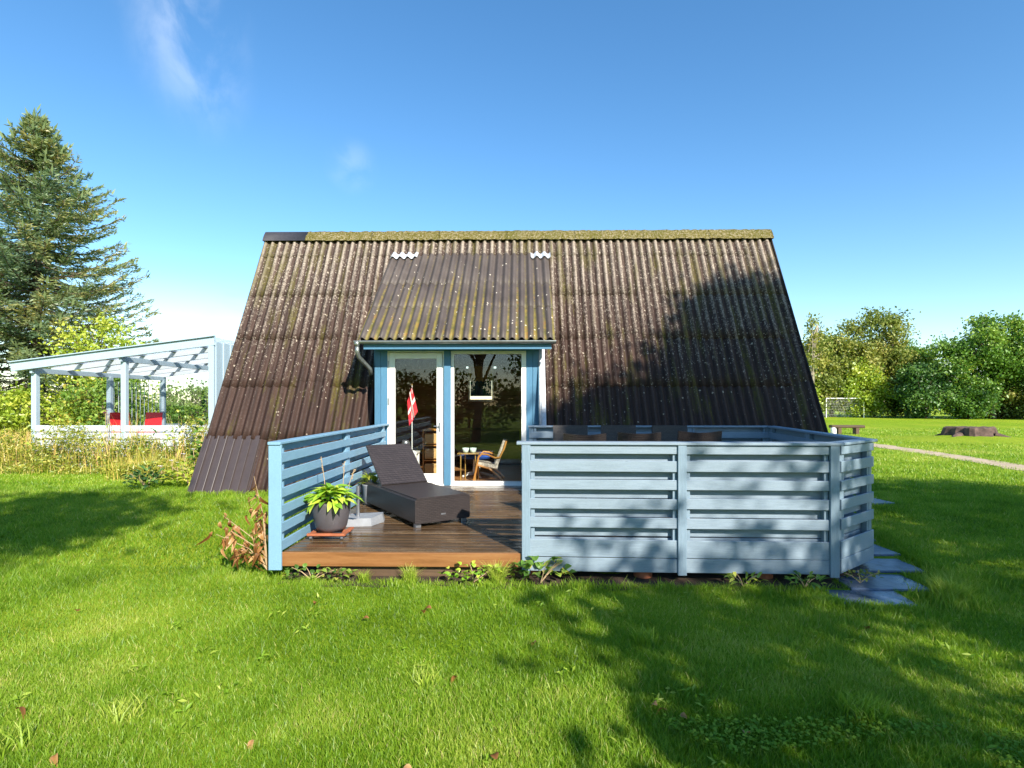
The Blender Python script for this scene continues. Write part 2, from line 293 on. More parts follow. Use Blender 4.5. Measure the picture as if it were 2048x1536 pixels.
# ------------------------------------------------------------------ mesh helpers
class MB:
    def __init__(s): s.v = []; s.f = []
    def add(s, vs, fs):
        k = len(s.v); s.v += [tuple(v) for v in vs]; s.f += [tuple(i+k for i in f) for f in fs]; return s
    def box(s, lo, hi):
        x0, y0, z0 = lo; x1, y1, z1 = hi
        return s.add([(x0, y0, z0), (x1, y0, z0), (x1, y1, z0), (x0, y1, z0), (x0, y0, z1), (x1, y0, z1), (x1, y1, z1), (x0, y1, z1)],
                     [(3, 2, 1, 0), (4, 5, 6, 7), (0, 1, 5, 4), (1, 2, 6, 5), (2, 3, 7, 6), (3, 0, 4, 7)])
    def bar(s, p0, p1, up, w, h, c=.004):
        """chamfered board from p0 to p1: h along up, w across"""
        p0, p1 = Vector(p0), Vector(p1); d = (p1-p0).normalized(); u = Vector(up); u = (u-d*u.dot(d)).normalized(); r = d.cross(u)
        a, b = w/2, h/2; c = min(c, a*.6, b*.6)
        pr = [(a-c, b), (a, b-c), (a, -b+c), (a-c, -b), (-a+c, -b), (-a, -b+c), (-a, b-c), (-a+c, b)]
        vs = [p+r*x+u*y for p in (p0, p1) for x, y in pr]
        fs = [(i, (i+1) % 8, 8+(i+1) % 8, 8+i) for i in range(8)]+[tuple(range(7, -1, -1)), tuple(range(8, 16))]
        return s.add(vs, fs)
    def tube(s, pts, rad, n=10, cap=True):
        pts = [Vector(p) for p in pts]; rad = rad if isinstance(rad, (list, tuple)) else [rad]*len(pts)
        vs = []; prev = None
        for i, p in enumerate(pts):
            d = (pts[min(i+1, len(pts)-1)]-pts[max(i-1, 0)]).normalized()
            if prev is None: a = d.orthogonal().normalized()
            else: a = (prev-d*prev.dot(d)).normalized()
            prev = a; b = d.cross(a)
            vs += [p+(a*math.cos(t)+b*math.sin(t))*rad[i] for t in (2*math.pi*k/n for k in range(n))]
        fs = [(i*n+k, i*n+(k+1) % n, (i+1)*n+(k+1) % n, (i+1)*n+k) for i in range(len(pts)-1) for k in range(n)]
        if cap: fs += [tuple(range(n-1, -1, -1)), tuple((len(pts)-1)*n+k for k in range(n))]
        return s.add(vs, fs)
    def lathe(s, prof, c=(0, 0, 0), n=28):
        c = Vector(c); vs = [c+Vector((r*math.cos(2*math.pi*k/n), r*math.sin(2*math.pi*k/n), z)) for r, z in prof for k in range(n)]
        fs = [(i*n+k, i*n+(k+1) % n, (i+1)*n+(k+1) % n, (i+1)*n+k) for i in range(len(prof)-1) for k in range(n)]
        return s.add(vs, fs+[tuple(range(n-1, -1, -1)), tuple((len(prof)-1)*n+k for k in range(n))])
    def mesh(s, name, smooth=False):
        m = bpy.data.meshes.new(name); m.from_pydata(s.v, [], s.f); m.update()
        if smooth:
            for p in m.polygons: p.use_smooth = True
        return m
def put(name, mesh, mat, parent=None, loc=None, rot=None):
    if isinstance(mesh, MB): mesh = mesh.mesh(name)
    if mat is not None and not mesh.materials: mesh.materials.append(mat)
    o = bpy.data.objects.new(name, mesh); COL.objects.link(o)
    if loc is not None: o.location = loc
    if rot is not None: o.rotation_euler = rot
    if parent is not None:
        o.parent = parent
        if loc is None and parent.get('_o'):    # geometry given in world space
            pass
    return o
def tag(o, label, cat, group=None, kind=None):
    if label: o['label'] = label
    if cat: o['category'] = cat
    if group: o['group'] = group
    if kind: o['kind'] = kind
    return o
def thing(name, label, cat, loc=(0, 0, 0), rz=0, group=None):
    o = bpy.data.objects.new(name, None); COL.objects.link(o); o.empty_display_size = .2
    o.location = loc; o.rotation_euler = (0, 0, rz); return tag(o, label, cat, group)
def wput(name, mb, mat, parent, smooth=False):
    """part whose geometry is given in world space; object origin moved to its own centre"""
    vs = np.array(mb.v); c = (vs.min(0)+vs.max(0))/2
    m = MB(); m.v = [tuple(v) for v in (vs-c)]; m.f = mb.f
    o = put(name, m.mesh(name, smooth), mat)
    pl = Vector((0, 0, 0)); q = parent
    while q is not None: pl += q.location; q = q.parent
    o.parent = parent; o.location = Vector(c)-pl
    return o
def np_mesh(name, verts, faces, tint=None, smooth=False):
    """verts (N,3); faces (M,k); tint per vertex"""
    me = bpy.data.meshes.new(name); n, (mf, k) = len(verts), faces.shape
    me.vertices.add(n); me.vertices.foreach_set('co', np.ascontiguousarray(verts, dtype=np.float32).ravel())
    me.loops.add(mf*k); me.loops.foreach_set('vertex_index', np.ascontiguousarray(faces, dtype=np.int32).ravel())
    me.polygons.add(mf); me.polygons.foreach_set('loop_start', np.arange(0, mf*k, k, dtype=np.int32))
    try: me.polygons.foreach_set('loop_total', np.full(mf, k, dtype=np.int32))
    except Exception: pass
    if tint is not None:
        a = me.attributes.new('tint', 'FLOAT', 'POINT'); a.data.foreach_set('value', np.ascontiguousarray(tint, dtype=np.float32))
    me.update(calc_edges=True)
    if smooth: me.polygons.foreach_set('use_smooth', np.ones(mf, dtype=bool))
    return me
def rand_unit(n):
    v = RNG.normal(size=(n, 3)); return v/np.linalg.norm(v, axis=1, keepdims=True)
def leaf_cards(cent, size, up_bias=.5, aspect=.55, tint=None, droop=None, fold=.25):
    """kite leaves, 4 verts, folded on the midrib; returns verts, tris, tint"""
    n = len(cent); nrm = rand_unit(n); nrm[:, 2] = np.abs(nrm[:, 2])+up_bias; nrm /= np.linalg.norm(nrm, axis=1, keepdims=True)
    d = rand_unit(n); 
    if droop is not None: d = d+np.array(droop)
    d -= nrm*(d*nrm).sum(1, keepdims=True); d /= np.linalg.norm(d, axis=1, keepdims=True)+1e-9
    r = np.cross(d, nrm); L = size*(.65+.7*RNG.random(n)); L = L[:, None]
    v = np.stack([cent-d*L*.5, cent+r*L*aspect*.5+nrm*L*fold*.3, cent+d*L*.5, cent-r*L*aspect*.5+nrm*L*fold*.3], 1).reshape(-1, 3)
    i = np.arange(n)[:, None]*4; f = np.concatenate([i+np.array([[0, 1, 2]]), i+np.array([[0, 2, 3]])])
    t = np.repeat(RNG.random(n) if tint is None else tint, 4); return v, f, t
def snoise(x, y, s=1.0, seed=0):
    r = np.random.default_rng(seed); o = np.zeros_like(x)
    for k in range(9):
        a = r.random()*6.28; fq = s*(.5+1.9*r.random()); o = o+np.sin((x*np.cos(a)+y*np.sin(a))*fq*2+r.random()*6.28+1.3*np.sin((x*np.sin(a)-y*np.cos(a))*fq+r.random()*6.28))
    return o/5.0

# ------------------------------------------------------------------ ground
def gz(x, y):
    t = np.clip((np.asarray(y, dtype=float)-3.9)/5.3, 0, 1); return -.2+.2*t*t*(3-2*t)
def gzf(x, y): return float(gz(x, y))
def M_lawn():
    t = NT('lawn_ground'); f = t.noise(t.coords('pos'), 60, 5, .7); m = t.noise(t.coords('pos'), 3.2, 5, .65); b = t.noise(t.coords('pos', (1, .4, 1)), .22, 4, .6)
    c = t.ramp(f, [(.25, lin(74, 104, 10)), (.5, lin(124, 152, 24)), (.75, lin(156, 174, 42))])
    c = t.mix(t.math('MULTIPLY', t.rng(m, .4, .65), .5), c, lin(138, 168, 26)); c = t.mix(t.math('MULTIPLY', t.rng(b, .45, .65), .6), c, lin(172, 178, 52))
    t.principled(c, .9, t.bump(f, .8, .05), 0, .15); return t.m
xs = np.concatenate([np.linspace(-400, -30, 14), np.linspace(-28, 50, 79), np.linspace(60, 400, 14)])
ys = np.concatenate([np.linspace(-200, -12, 10), np.linspace(-10, 26, 73), np.linspace(30, 120, 19), np.linspace(160, 900, 10)])
XX, YY = np.meshgrid(xs, ys); near = (np.abs(XX) < 30) & (YY < 26) & (YY > -10)
ZZ = gz(XX, YY)-.004+np.where(near, .006*snoise(XX, YY, .9, 3), 0)
mound = np.exp(-(((XX-18.3)/2.0)**2+((YY-22.6)/1.5)**2))*.22; ZZ = ZZ+mound
nx, ny = len(xs), len(ys); idx = np.arange(nx*ny).reshape(ny, nx)
fc = np.stack([idx[:-1, :-1], idx[:-1, 1:], idx[1:, 1:], idx[1:, :-1]], -1).reshape(-1, 4)
lawn = put('lawn', np_mesh('lawn', np.stack([XX.ravel(), YY.ravel(), ZZ.ravel()], 1), fc, smooth=True), M_lawn()); tag(lawn, None, None, kind='structure')
# dirt path across the field
def strip(name, pts, w, z, mat):
    L = []; Rr = []
    for i, p in enumerate(pts):
        a = Vector(pts[max(i-1, 0)]); b = Vector(pts[min(i+1, len(pts)-1)]); d = (b-a).normalized(); n = Vector((d.y, -d.x)); ww = w*(.85+.3*random.random())/2
        L.append((p[0]-n.x*ww, p[1]-n.y*ww, z)); Rr.append((p[0]+n.x*ww, p[1]+n.y*ww, z))
    k = len(pts); m = MB().add(L+Rr, [(i, i+k, i+k+1, i+1) for i in range(k-1)]); return put(name, m, mat)
PATH0 = [(9.5, 3), (10.4, 7), (11.2, 10.4), (11.65, 12.9), (12.0, 14.4), (12.2, 15.9), (12.4, 17.8), (12.5, 19.8), (12.4, 23), (12, 28), (11, 36)]
_p = np.array(PATH0); _y = np.arange(3, 36, .35); PATH = [(float(np.interp(v, _p[:, 1], _p[:, 0])+random.uniform(-.06, .06)), float(v)) for v in _y]
path = strip('dirt_path', PATH, .92, .006, MAT['dirt']); tag(path, None, None, kind='structure')

# ------------------------------------------------------------------ the house
house = thing('a_frame_house', 'A-frame summer house with brown corrugated roof and blue glazed dormer', 'house', (0, 11.9, 0))
TH = math.atan(1.857); SV = Vector((0, math.cos(TH), math.sin(TH))); NV = Vector((0, -math.sin(TH), math.cos(TH))); B0 = Vector((0, 9.1, 0))
def corrugated(x0, x1, L, sv, nv, amp=.030, pitch=PITCH, lift=.005, seg=10, profile=None, thick=.005, wob=0):
    n = max(4, int(round((x1-x0)/pitch*seg))); xs = [x0+(x1-x0)*i/n for i in range(n+1)]
    pr = profile or (lambda x: amp*math.cos(2*math.pi*x/pitch)); ns = 4
    rows = []; m = MB()
    for j in range(ns+1):
        s = L*j/ns
        for x in xs:
            rows.append(Vector((x, 0, 0))+sv*s+nv*(pr(x)+lift*(1-s/L)+.012+wob*math.sin(x*2.1+s*3)))
    w = n+1
    for x in xs: rows.append(Vector((x, 0, 0))+nv*(pr(x)+lift+.012-thick))
    fs = [(j*w+i, j*w+i+1, (j+1)*w+i+1, (j+1)*w+i) for j in range(ns) for i in range(n)]
    k = (ns+1)*w; fs += [(k+i, k+i+1, i+1, i) for i in range(n)]
    return m.add(rows, fs)
roof = wput('roof_slope', MB().add(*(lambda q: (q, [(0, 1, 2, 3), (4, 5, 6, 7), (8, 9, 10, 11)]))(
    [B0+Vector((x, 0, 0))+SV*s-NV*.045 for x0, x1, s0, s1 in ((-5.49, -2.56, -.05, 5.86), (.30, 5.25, -.05, 5.86), (-2.56, .30, 5.1, 5.86)) for x, s in ((x0, s0), (x1, s0), (x1, s1), (x0, s1))])), MAT['under'], house)
rows_s = [-.06, 1.0, 2.06, 3.12, 4.18, 5.23]; ROWL = 1.17
cols_l = [-5.52, -4.56, -3.55, -2.565]; cols_m = [-2.565, -1.6, -.65, .305]; cols_r = [.305, 1.31, 2.32, 3.32, 4.32, 5.30]
cache = {}
def roof_sheet(x0, x1, s, L, mat, parent, sv, nv, base, key, **kw):
    k = (key, round(x0, 3), round(L, 3))
    if k not in cache: cache[k] = corrugated(x0, x1, L, sv, nv, **kw).mesh('roof_sheet', True)
    p = Vector((0, 0, 0)); q = parent
    while q is not None: p += q.location; q = q.parent
    o = put('roof_sheet', cache[k], mat); o.parent = parent; o.location = base+sv*s+nv*random.uniform(0, .004)-p; return o
for r, s in enumerate(rows_s):
    L = ROWL if r < 5 else .56
    for cl in (cols_l, cols_m, cols_r):
        if cl is cols_m and r < 5: continue
        for a, b in zip(cl[:-1], cl[1:]):
            if r == 0 and a == -5.52: continue
            roof_sheet(a, b, s, L, MAT['roof'], roof, SV, NV, B0, 'm', wob=.002)
def trap(x):
    u = ((x+5.56) % .145)/.145
    return .03*(1-min(1, max(0, (abs(u-.5)-.22)/.09)))
m = corrugated(-5.58, -4.53, 1.16, SV, NV, profile=trap, lift=.03, pitch=.145, seg=22)
o = wput('trapezoid_sheet', m, MAT['metal_sheet'], roof); o.location += B0+SV*-.10; o['label'] = 'newer dark metal sheet patched onto the roof corner'
# rear slope of the roof, left open where the small rear window sits
SVb = Vector((0, -math.cos(TH), math.sin(TH))); NVb = Vector((0, math.sin(TH), math.cos(TH))); Bb = Vector((0, 14.68, 0))
zs = lambda z: z/math.sin(TH)
q = [Bb+Vector((x, 0, 0))+SVb*s for x0, x1, s0, s1 in ((-5.5, -1.35, 0, 5.88), (-.62, 5.27, 0, 5.88), (-1.35, -.62, 0, zs(1.45)), (-1.35, -.62, zs(2.40), 5.88)) for x, s in ((x0, s0), (x1, s0), (x1, s1), (x0, s1))]
wput('rear_roof_slope', MB().add(q, [tuple(range(i*4, i*4+4)) for i in range(4)]), MAT['roof'], house)
# ridge caps
def ridge_cap(x0, x1, mat, lump=0):
    n = max(2, int((x1-x0)/.05)) if lump else 2; m = MB(); prof = [(-.185, -.215), (-.125, -.095), (-.055, .005), (0, .03), (.055, .005), (.185, -.215)]; vs = []
    for i in range(n+1):
        x = x0+(x1-x0)*i/n
        for y, z in prof:
            k = lump*random.uniform(-1, 1) if 0 < i < n else 0
            vs.append((x, 11.89+y*1.05+k*.4, 5.215+z+k))
    w = len(prof); m.add(vs, [(i*w+j, (i+1)*w+j, (i+1)*w+j+1, i*w+j+1) for i in range(n) for j in range(w-1)]+[tuple(range(w-1, -1, -1)), tuple(n*w+j for j in range(w))])
    return wput('ridge_cap', m, mat, house, True)
rc = ridge_cap(-5.56, -4.62, MAT['ridge_new']); rc['label'] = 'smooth dark ridge cap at the end of the ridge'
cx = [-4.64, -3.2, -1.75, -.3, 1.15, 2.6, 4.0, 5.33]
for i, (a, b) in enumerate(zip(cx[:-1], cx[1:])):
    ridge_cap(a, b, MAT['ridge'], .013)
# verge boards and gable walls
for X, sg in ((-5.535, -1), (5.305, 1)):
    wput('verge_board', MB().bar(B0+Vector((X, 0, 0))+SV*-.03-NV*.05, B0+Vector((X, 0, 0))+SV*5.86-NV*.05, NV, .025, .14), MAT['under'], house)
    g = MB(); n = 28
    gx = X-sg*.25
    wall = wput('gable_wall', MB().add([(gx, 9.2, -.1), (gx, 14.58, -.1), (gx, 11.89, 4.98)], [(0, 1, 2)]), MAT['blue'], house)
    for i in range(26):
        y = 9.42+i*.2; zt = min(1.857*(y-.1-9.2), 1.857*(14.58-y-.1))
        if zt < .25: continue
        wput('plank', MB().box((gx+sg*.003, y-.096, -.08), (gx+sg*.022, y+.096, zt)), MAT['blue'], wall)
# ---- dormer
DB = Vector((0, 9.2, 2.60)); DT = Vector((0, 11.52, 4.60)); DL = (DT-DB).length; DSV = (DT-DB).normalized(); DNV = Vector((0, -DSV.z, DSV.y))
droof = wput('dormer_roof', MB().add([DB+Vector((x, 0, 0))+DSV*s-DNV*o for o in (.03, .07) for x, s in ((-2.72, .02), (.55, .02), (.55, DL+.02), (-2.72, DL+.02))], [(0, 1, 2, 3), (4, 7, 6, 5), (0, 4, 5, 1), (1, 5, 6, 2), (2, 6, 7, 3), (3, 7, 4, 0)]), MAT['under'], house)
dcols = [-2.755, -1.66, -.55, .56]; ds = [-.02, .98, 1.83]; dl = [1.1, .98, DL-1.83+.05]
for s, L in zip(ds, dl):
    for a, b in zip(dcols[:-1], dcols[1:]): roof_sheet(a, b, s, L, MAT['dormer_roof'], droof, DSV, DNV, DB, 'd', wob=.003)
for a, b in ((-2.74, -2.17), (.19, .60)):
    o = wput('flashing_sheet', corrugated(a, b, .24, DSV, DNV, lift=.02, amp=.031), MAT['lead'], droof); o.location += DB+DSV*(DL-.16)+DNV*.022; o['label'] = 'pale grey corrugated flashing piece'
# gutter, half round
gp = [(math.cos(t)*.055, math.sin(t)*.055) for t in [math.pi+math.pi*k/8 for k in range(9)]]+[(math.cos(t)*.05, math.sin(t)*.05) for t in [2*math.pi-math.pi*k/8 for k in range(9)]]
m = MB().add([(x, 9.165+a, 2.565+b) for x in (-2.80, .575) for a, b in gp], [(i, (i+1) % 18, 18+(i+1) % 18, 18+i) for i in range(18)])
for x in (-2.80, .575): m.add([(x, 9.165+a, 2.565+b) for a, b in gp[:9]], [tuple(range(9))])
gut = wput('gutter', m, MAT['zinc'], house, True)
m = MB().tube([(-2.755, 9.165, 2.555), (-2.755, 9.165, 2.47)], [.06, .036], 14).tube([(-2.755, 9.165, 2.47), (-2.755, 9.175, 2.38), (-2.745, 9.23, 2.30), (-2.68, 9.42, 2.19), (-2.645, 9.56, 2.12), (-2.64, 9.60, 2.02)], .036, 14)
wput('downpipe', m, MAT['zinc'], gut, True)
for x in (-2.2, -1.4, -.6, .2):
    wput('gutter_bracket', MB().bar((x, 9.22, 2.60), (x, 9.22, 2.50), (1, 0, 0), .008, .02), MAT['zinc'], gut)
wput('fascia', MB().box((-2.66, 9.215, 2.43), (.50, 9.245, 2.565)), MAT['blue'], house)
wput('soffit', MB().box((-2.655, 9.247, 2.50), (.495, 9.59, 2.515)), MAT['blue'], house)
dw = wput('dormer_wall', MB().box((-2.585, 9.62, 2.44), (.30, 9.70, 2.50)).box((-2.585, 9.62, .02), (-2.352, 9.70, 2.44)).box((.08, 9.62, .02), (.30, 9.70, 2.44)), MAT['blue'], house)
wput('header_board', MB().bar((-2.587, 9.608, 2.468), (.302, 9.608, 2.468), (0, 0, 1), .022, .064), MAT['blue'], dw)
for a, b in ((-2.588, -2.472), (-2.468, -2.353), (.081, .190), (.194, .303)):
    wput('plank', MB().bar(((a+b)/2, 9.607, .03), ((a+b)/2, 9.607, 2.434), (1, 0, 0), .022, b-a), MAT['blue'], dw)
wput('mullion', MB().bar((-1.296, 9.61, .05), (-1.296, 9.61, 2.434), (1, 0, 0), .09, .118), MAT['blue'], dw)
for X in (-2.575, .29):   # side cheeks of the dormer
    wput('dormer_cheek', MB().add([(X, 9.62, 0), (X, 9.62, 2.52), (X, 9.62, 2.88), (X, 11.55, 4.50), (X, 9.3, 0)], [(0, 1, 2, 3, 4)]), MAT['blue'], house)
fl = wput('flashing_strip', MB().bar((.335, 9.60, .3), (.335, 9.66, 2.5), (1, 0, 0), .012, .05), MAT['lead'], house)
wput('flashing_strip', MB().bar(B0+Vector((.385, 0, 0))+SV*.3+NV*.045, B0+Vector((.385, 0, 0))+SV*2.9+NV*.05, (1, 0, 0), .012, .10), MAT['lead'], house)
# door and window
door = wput('glazed_door', MB().box((-2.352, 9.605, .085), (-2.330, 9.665, 2.434)).box((-1.378, 9.605, .085), (-1.356, 9.665, 2.434)).box((-2.330, 9.605, 2.412), (-1.378, 9.665, 2.434)).box((-2.330, 9.600, .085), (-1.378, 9.69, .118)), MAT['white'], house)
for x0, x1, z0, z1, nm in ((-2.322, -2.218, .125, 2.405, 'stile'), (-1.490, -1.386, .125, 2.405, 'stile'), (-2.218, -1.490, 2.300, 2.405, 'top_rail'), (-2.218, -1.490, .125, .285, 'bottom_rail')):
    wput(nm, MB().bar(((x0+x1)/2, 9.628, z0), ((x0+x1)/2, 9.628, z1), (1, 0, 0), .05, x1-x0, .006) if nm == 'stile' else MB().bar((x0, 9.628, (z0+z1)/2), (x1, 9.628, (z0+z1)/2), (0, 0, 1), .046, z1-z0, .006), MAT['white'], door)
wput('pane', MB().box((-2.222, 9.640, .28), (-1.486, 9.646, 2.305)), MAT['glass'], door)
for z in (.4, 1.55, 2.2): wput('hinge', MB().tube([(-2.334, 9.597, z-.06), (-2.334, 9.597, z+.06)], .009, 8), MAT['alu'], door)
wput('handle', MB().tube([(-1.44, 9.60, 1.12), (-1.44, 9.565, 1.12), (-1.53, 9.562, 1.12)], .009, 8).bar((-1.44, 9.601, 1.02), (-1.44, 9.601, 1.18), (1, 0, 0), .006, .03), MAT['alu'], door)
win = wput('picture_window', MB().box((-1.236, 9.602, .115), (-1.182, 9.66, 2.434)).box((-.002, 9.602, .115), (.079, 9.66, 2.434)).box((-1.182, 9.602, 2.380), (-.002, 9.66, 2.434)).box((-1.236, 9.602, .075), (.079, 9.66, .115)).box((-1.182, 9.602, .115), (-.002, 9.66, .155)), MAT['white'], house)
wput('pane', MB().box((-1.186, 9.636, .15), (.002, 9.642, 2.385)), MAT['glass'], win)
wput('sill', MB().box((-1.25, 9.560, .070), (.09, 9.601, .092)), MAT['white'], win)
wput('threshold', MB().box((-2.36, 9.545, .070), (-1.35, 9.599, .098)), MAT['white'], door)
# interior shell
wput('interior_floor', MB().box((-4.3, 9.66, .04), (2.2, 13.4, .088)), MAT['floor'], house)
bw = wput('back_wall', MB().box((-4.3, 13.42, .04), (-1.30, 13.5, 2.36)).box((-.68, 13.42, .04), (2.2, 13.5, 2.36)).box((-1.30, 13.42, .04), (-.68, 13.5, 1.55)), MAT['brownboard'], house)
for k in range(19):
    z = .15+k*.115
    for a, b in (((-4.25, -1.31), (-.67, 2.15)) if z > 1.5 else ((-4.25, -1.0), (-.99, 2.15))):
        wput('plank', MB().bar((a, 13.408, z), (b, 13.408, z), (0, 0, 1), .02, .11), MAT['brownboard'], bw)
for X in (-4.25, 2.15): wput('room_wall', MB().add([(X, 9.75, .05), (X, 13.45, .05), (X, 13.45, 2.3), (X, 11.9, 4.9), (X, 9.75, 1.1)], [(0, 1, 2, 3, 4)]), MAT['brownboard'], house)
rw = wput('rear_window', MB().box((-1.30, 13.38, 1.55), (-1.26, 13.46, 2.44)).box((-.72, 13.38, 1.55), (-.68, 13.46, 2.44)).box((-1.26, 13.38, 2.40), (-.72, 13.46, 2.44)).box((-1.26, 13.38, 1.55), (-.72, 13.46, 1.60)), MAT['white'], house)
m = MB(); n = 24
vs = [(-1.26+.54*i/n, 13.37+.008*math.sin(i*2.2), 2.41) for i in range(n+1)]+[(-1.26+.54*i/n, 13.37+.008*math.sin(i*2.2), 2.06-.03*abs(math.sin(i*math.pi/4))) for i in range(n+1)]
wput('curtain', MB().add([(-1.25+.52*i/n, 13.40+.01*math.sin(i*1.9), z) for z in (2.08, 1.68-0) for i in range(n+1)], [(i, i+1, n+2+i, n+1+i) for i in range(n)]), MAT['tealcloth'], rw)
wput('curtain', m.add(vs, [(i, i+1, n+2+i, n+1+i) for i in range(n)]), MAT['curtain'], rw)

# ------------------------------------------------------------------ deck
deck = thing('wooden_deck', 'low wet brown plank deck in front of the glazed door', 'deck', (0, 7, 0))
def x_right(y): return (2.93+(y-5.3)/.46*.62-.06) if y < 5.76 else 3.56+(y-5.76)*.11-.06
k = 0; y = 5.335
while y < 9.53:
    xr = x_right(y) if y < 9.02 else .26
    if y < 5.45: xr = min(xr, 2.85)
    segs = [(-2.325, xr)]
    if xr > 1: j = random.choice((.9, 1.4, .4)); segs = [(-2.325, j-.002), (j+.002, xr)]
    for a, b in segs:
        dz = random.uniform(-.003, .003)
        wput('deck_plank', MB().bar((a+random.uniform(0, .006), y+.056, .076+dz), (b, y+.056, .076+dz), (0, random.uniform(-.035, .035), 1), .110, .028, .004), MAT['deck'], deck)
    y += .122
wput('fascia_board', MB().bar((-2.335, 5.312, .018), (.0, 5.312, .018), (0, 0, 1), .03, .135, .005), MAT['fascia'], deck)
wput('skirt_beam', MB().box((-2.0, 5.36, -.26), (.05, 5.42, -.055)), MAT['beam'], deck)
for yy in (5.8, 6.7, 7.6, 8.5): wput('joist', MB().box((-2.30, yy, -.06), (2.8, yy+.05, .06)), MAT['beam'], deck)
for x, yy in ((1.19, 5.42), (2.36, 5.42), (3.36, 5.86), (.1, 5.5), (3.6, 7.6)):
    o = wput('clay_footing', MB().lathe([(.085, -.34), (.09, -.30), (.09, -.02), (.082, 0)], (x, yy, -.06), 20), MAT['terracotta'], deck, True); o['label'] = 'round terracotta pipe footing under the deck'
# ---- railings and fences
Z_CAP = 1.135
INB = [(.955, 1.05), (.79, .885), (.625, .72), (.46, .555), (.295, .39), (.11, .225)]     # one face: board bottoms/tops
OUTB = [(1.045, 1.125), (.865, .965), (.70, .80), (.535, .635), (.37, .47), (.19, .305)]     # other face
def fence_run(parent, p0, p1, posts, face_n, front_boards, back_boards, mat, matpost, zlow, cap=True, capw=.13, depth=.07, trim=True, ext=(0, 0), spacer=True, sag=0):
    p0, p1 = Vector((*p0, 0)), Vector((*p1, 0)); d = (p1-p0).normalized(); n = Vector((*face_n, 0)); Ln = (p1-p0).length; up = Vector((0, 0, 1))
    for t in posts:
        c = p0+d*(Ln*t)
        wput('post', MB().bar(c+up*zlow, c+up*(Z_CAP-.001), d, depth-.002, .07, .004), matpost, parent)
        if trim: wput('trim_board', MB().bar(c+n*(depth/2+.029)+up*(zlow-.005), c+n*(depth/2+.029)+up*(Z_CAP-.002), d, .022, .082, .004), matpost, parent)
    ts = sorted(posts)
    if spacer:
        for t in posts:
            for sg in (-1, 1):
                if (t == ts[0] and sg < 0) or (t == ts[-1] and sg > 0): continue
                c = p0+d*(Ln*t+sg*.062); wput('spacer', MB().bar(c+up*(zlow+.03), c+up*(Z_CAP-.004), d, depth-.004, .04, .003), matpost, parent)
    for (bs, off) in ((front_boards, depth/2+.0105), (back_boards, -depth/2-.0105)):
        for (z0, z1) in bs:
            for a, b in zip(ts[:-1], ts[1:]):
                j = random.uniform(-.003, .003); A = p0+d*(Ln*a)+n*off; Bp = p0+d*(Ln*b)+n*off
                if a == ts[0]: A -= d*.033
                if b == ts[-1]: Bp += d*.033
                A += d*.0015; Bp -= d*.0015
                wput('board', MB().bar(A+up*((z0+z1)/2+j), Bp+up*((z0+z1)/2+j+random.uniform(-.003, .003)), up, .019, z1-z0, .004), mat, parent)
    if cap:
        wput('cap_rail', MB().bar(p0-d*ext[0]+up*(Z_CAP+.014), p1+d*ext[1]+up*(Z_CAP+.014), up, capw, .028, .005), mat, parent)
rail = thing('deck_railing', 'open blue plank railing along the lounger side of the deck', 'railing', (-2.37, 7.4, .05))
inb = [(.955, 1.05), (.785, .88), (.615, .71), (.445, .54), (.275, .37), (.10, .20)]
outb = [(1.05, 1.125), (.87, .965), (.70, .795), (.53, .625), (.36, .455), (.19, .285)]
fence_run(rail, (-2.372, 5.30), (-2.372, 9.50), (0.004, .5, .965), (1, 0), inb, outb, MAT['railblue'], MAT['railblue'], .10, True, .125, .055, False, (.07, .08))
wput('front_post', MB().bar((-2.372, 5.258, -.07), (-2.372, 5.258, Z_CAP-.001), (1, 0, 0), .028, .125, .004), MAT['railblue'], rail)
fence = thing('deck_fence', 'faded grey-blue plank fence wrapping round the dining side of the deck', 'fence', (1.8, 6.6, 0))
fb = [(1.045, 1.128), (.875, .985), (.700, .800), (.520, .625), (.335, .440), (.06, .165), (-.05, .057)]
ib = [(.965, 1.065), (.785, .890), (.605, .715), (.425, .535), (.245, .350), (.12, .20)]
fb = [(1.048, 1.130), (.880, .985), (.705, .800), (.525, .625), (.340, .440), (.062, .250-.02), (-.075, .058)]
ib = [(.962, 1.06), (.790, .900), (.612, .720), (.430, .540), (.245, .352), (.15, .235)]
fence_run(fence, (.045, 5.335), (2.93, 5.255), (.0, .512, 1.0), (-.0277, -.9996), fb, ib, MAT['fence'], MAT['fencepost'], -.09, True, .15, .06, True, (.09, .075))
ch = Vector((3.60-2.985, 5.77-5.285)).normalized()
fence_run(fence, (3.01, 5.30), (3.575, 5.755), (.0, 1.0), (ch.y, -ch.x), fb, ib, MAT['fenceside'], MAT['fencepost'], -.06, True, .14, .06, False, (.015, .08))
sd = Vector((.40, 3.06)).normalized()
fence_run(fence, (3.60, 5.82), (3.98, 8.82), (.02, .5, 1.0), (sd.y, -sd.x), fb, ib, MAT['fenceside'], MAT['fencepost'], -.05, True, .13, .06, False, (.02, .05))
fence_run(fence, (.155, 8.86), (3.93, 8.86), (.0, .34, .67, 1.0), (0, -1), ib, fb, MAT['fence'], MAT['fencepost'], .03, True, .12, .06, False, (.05, .06))

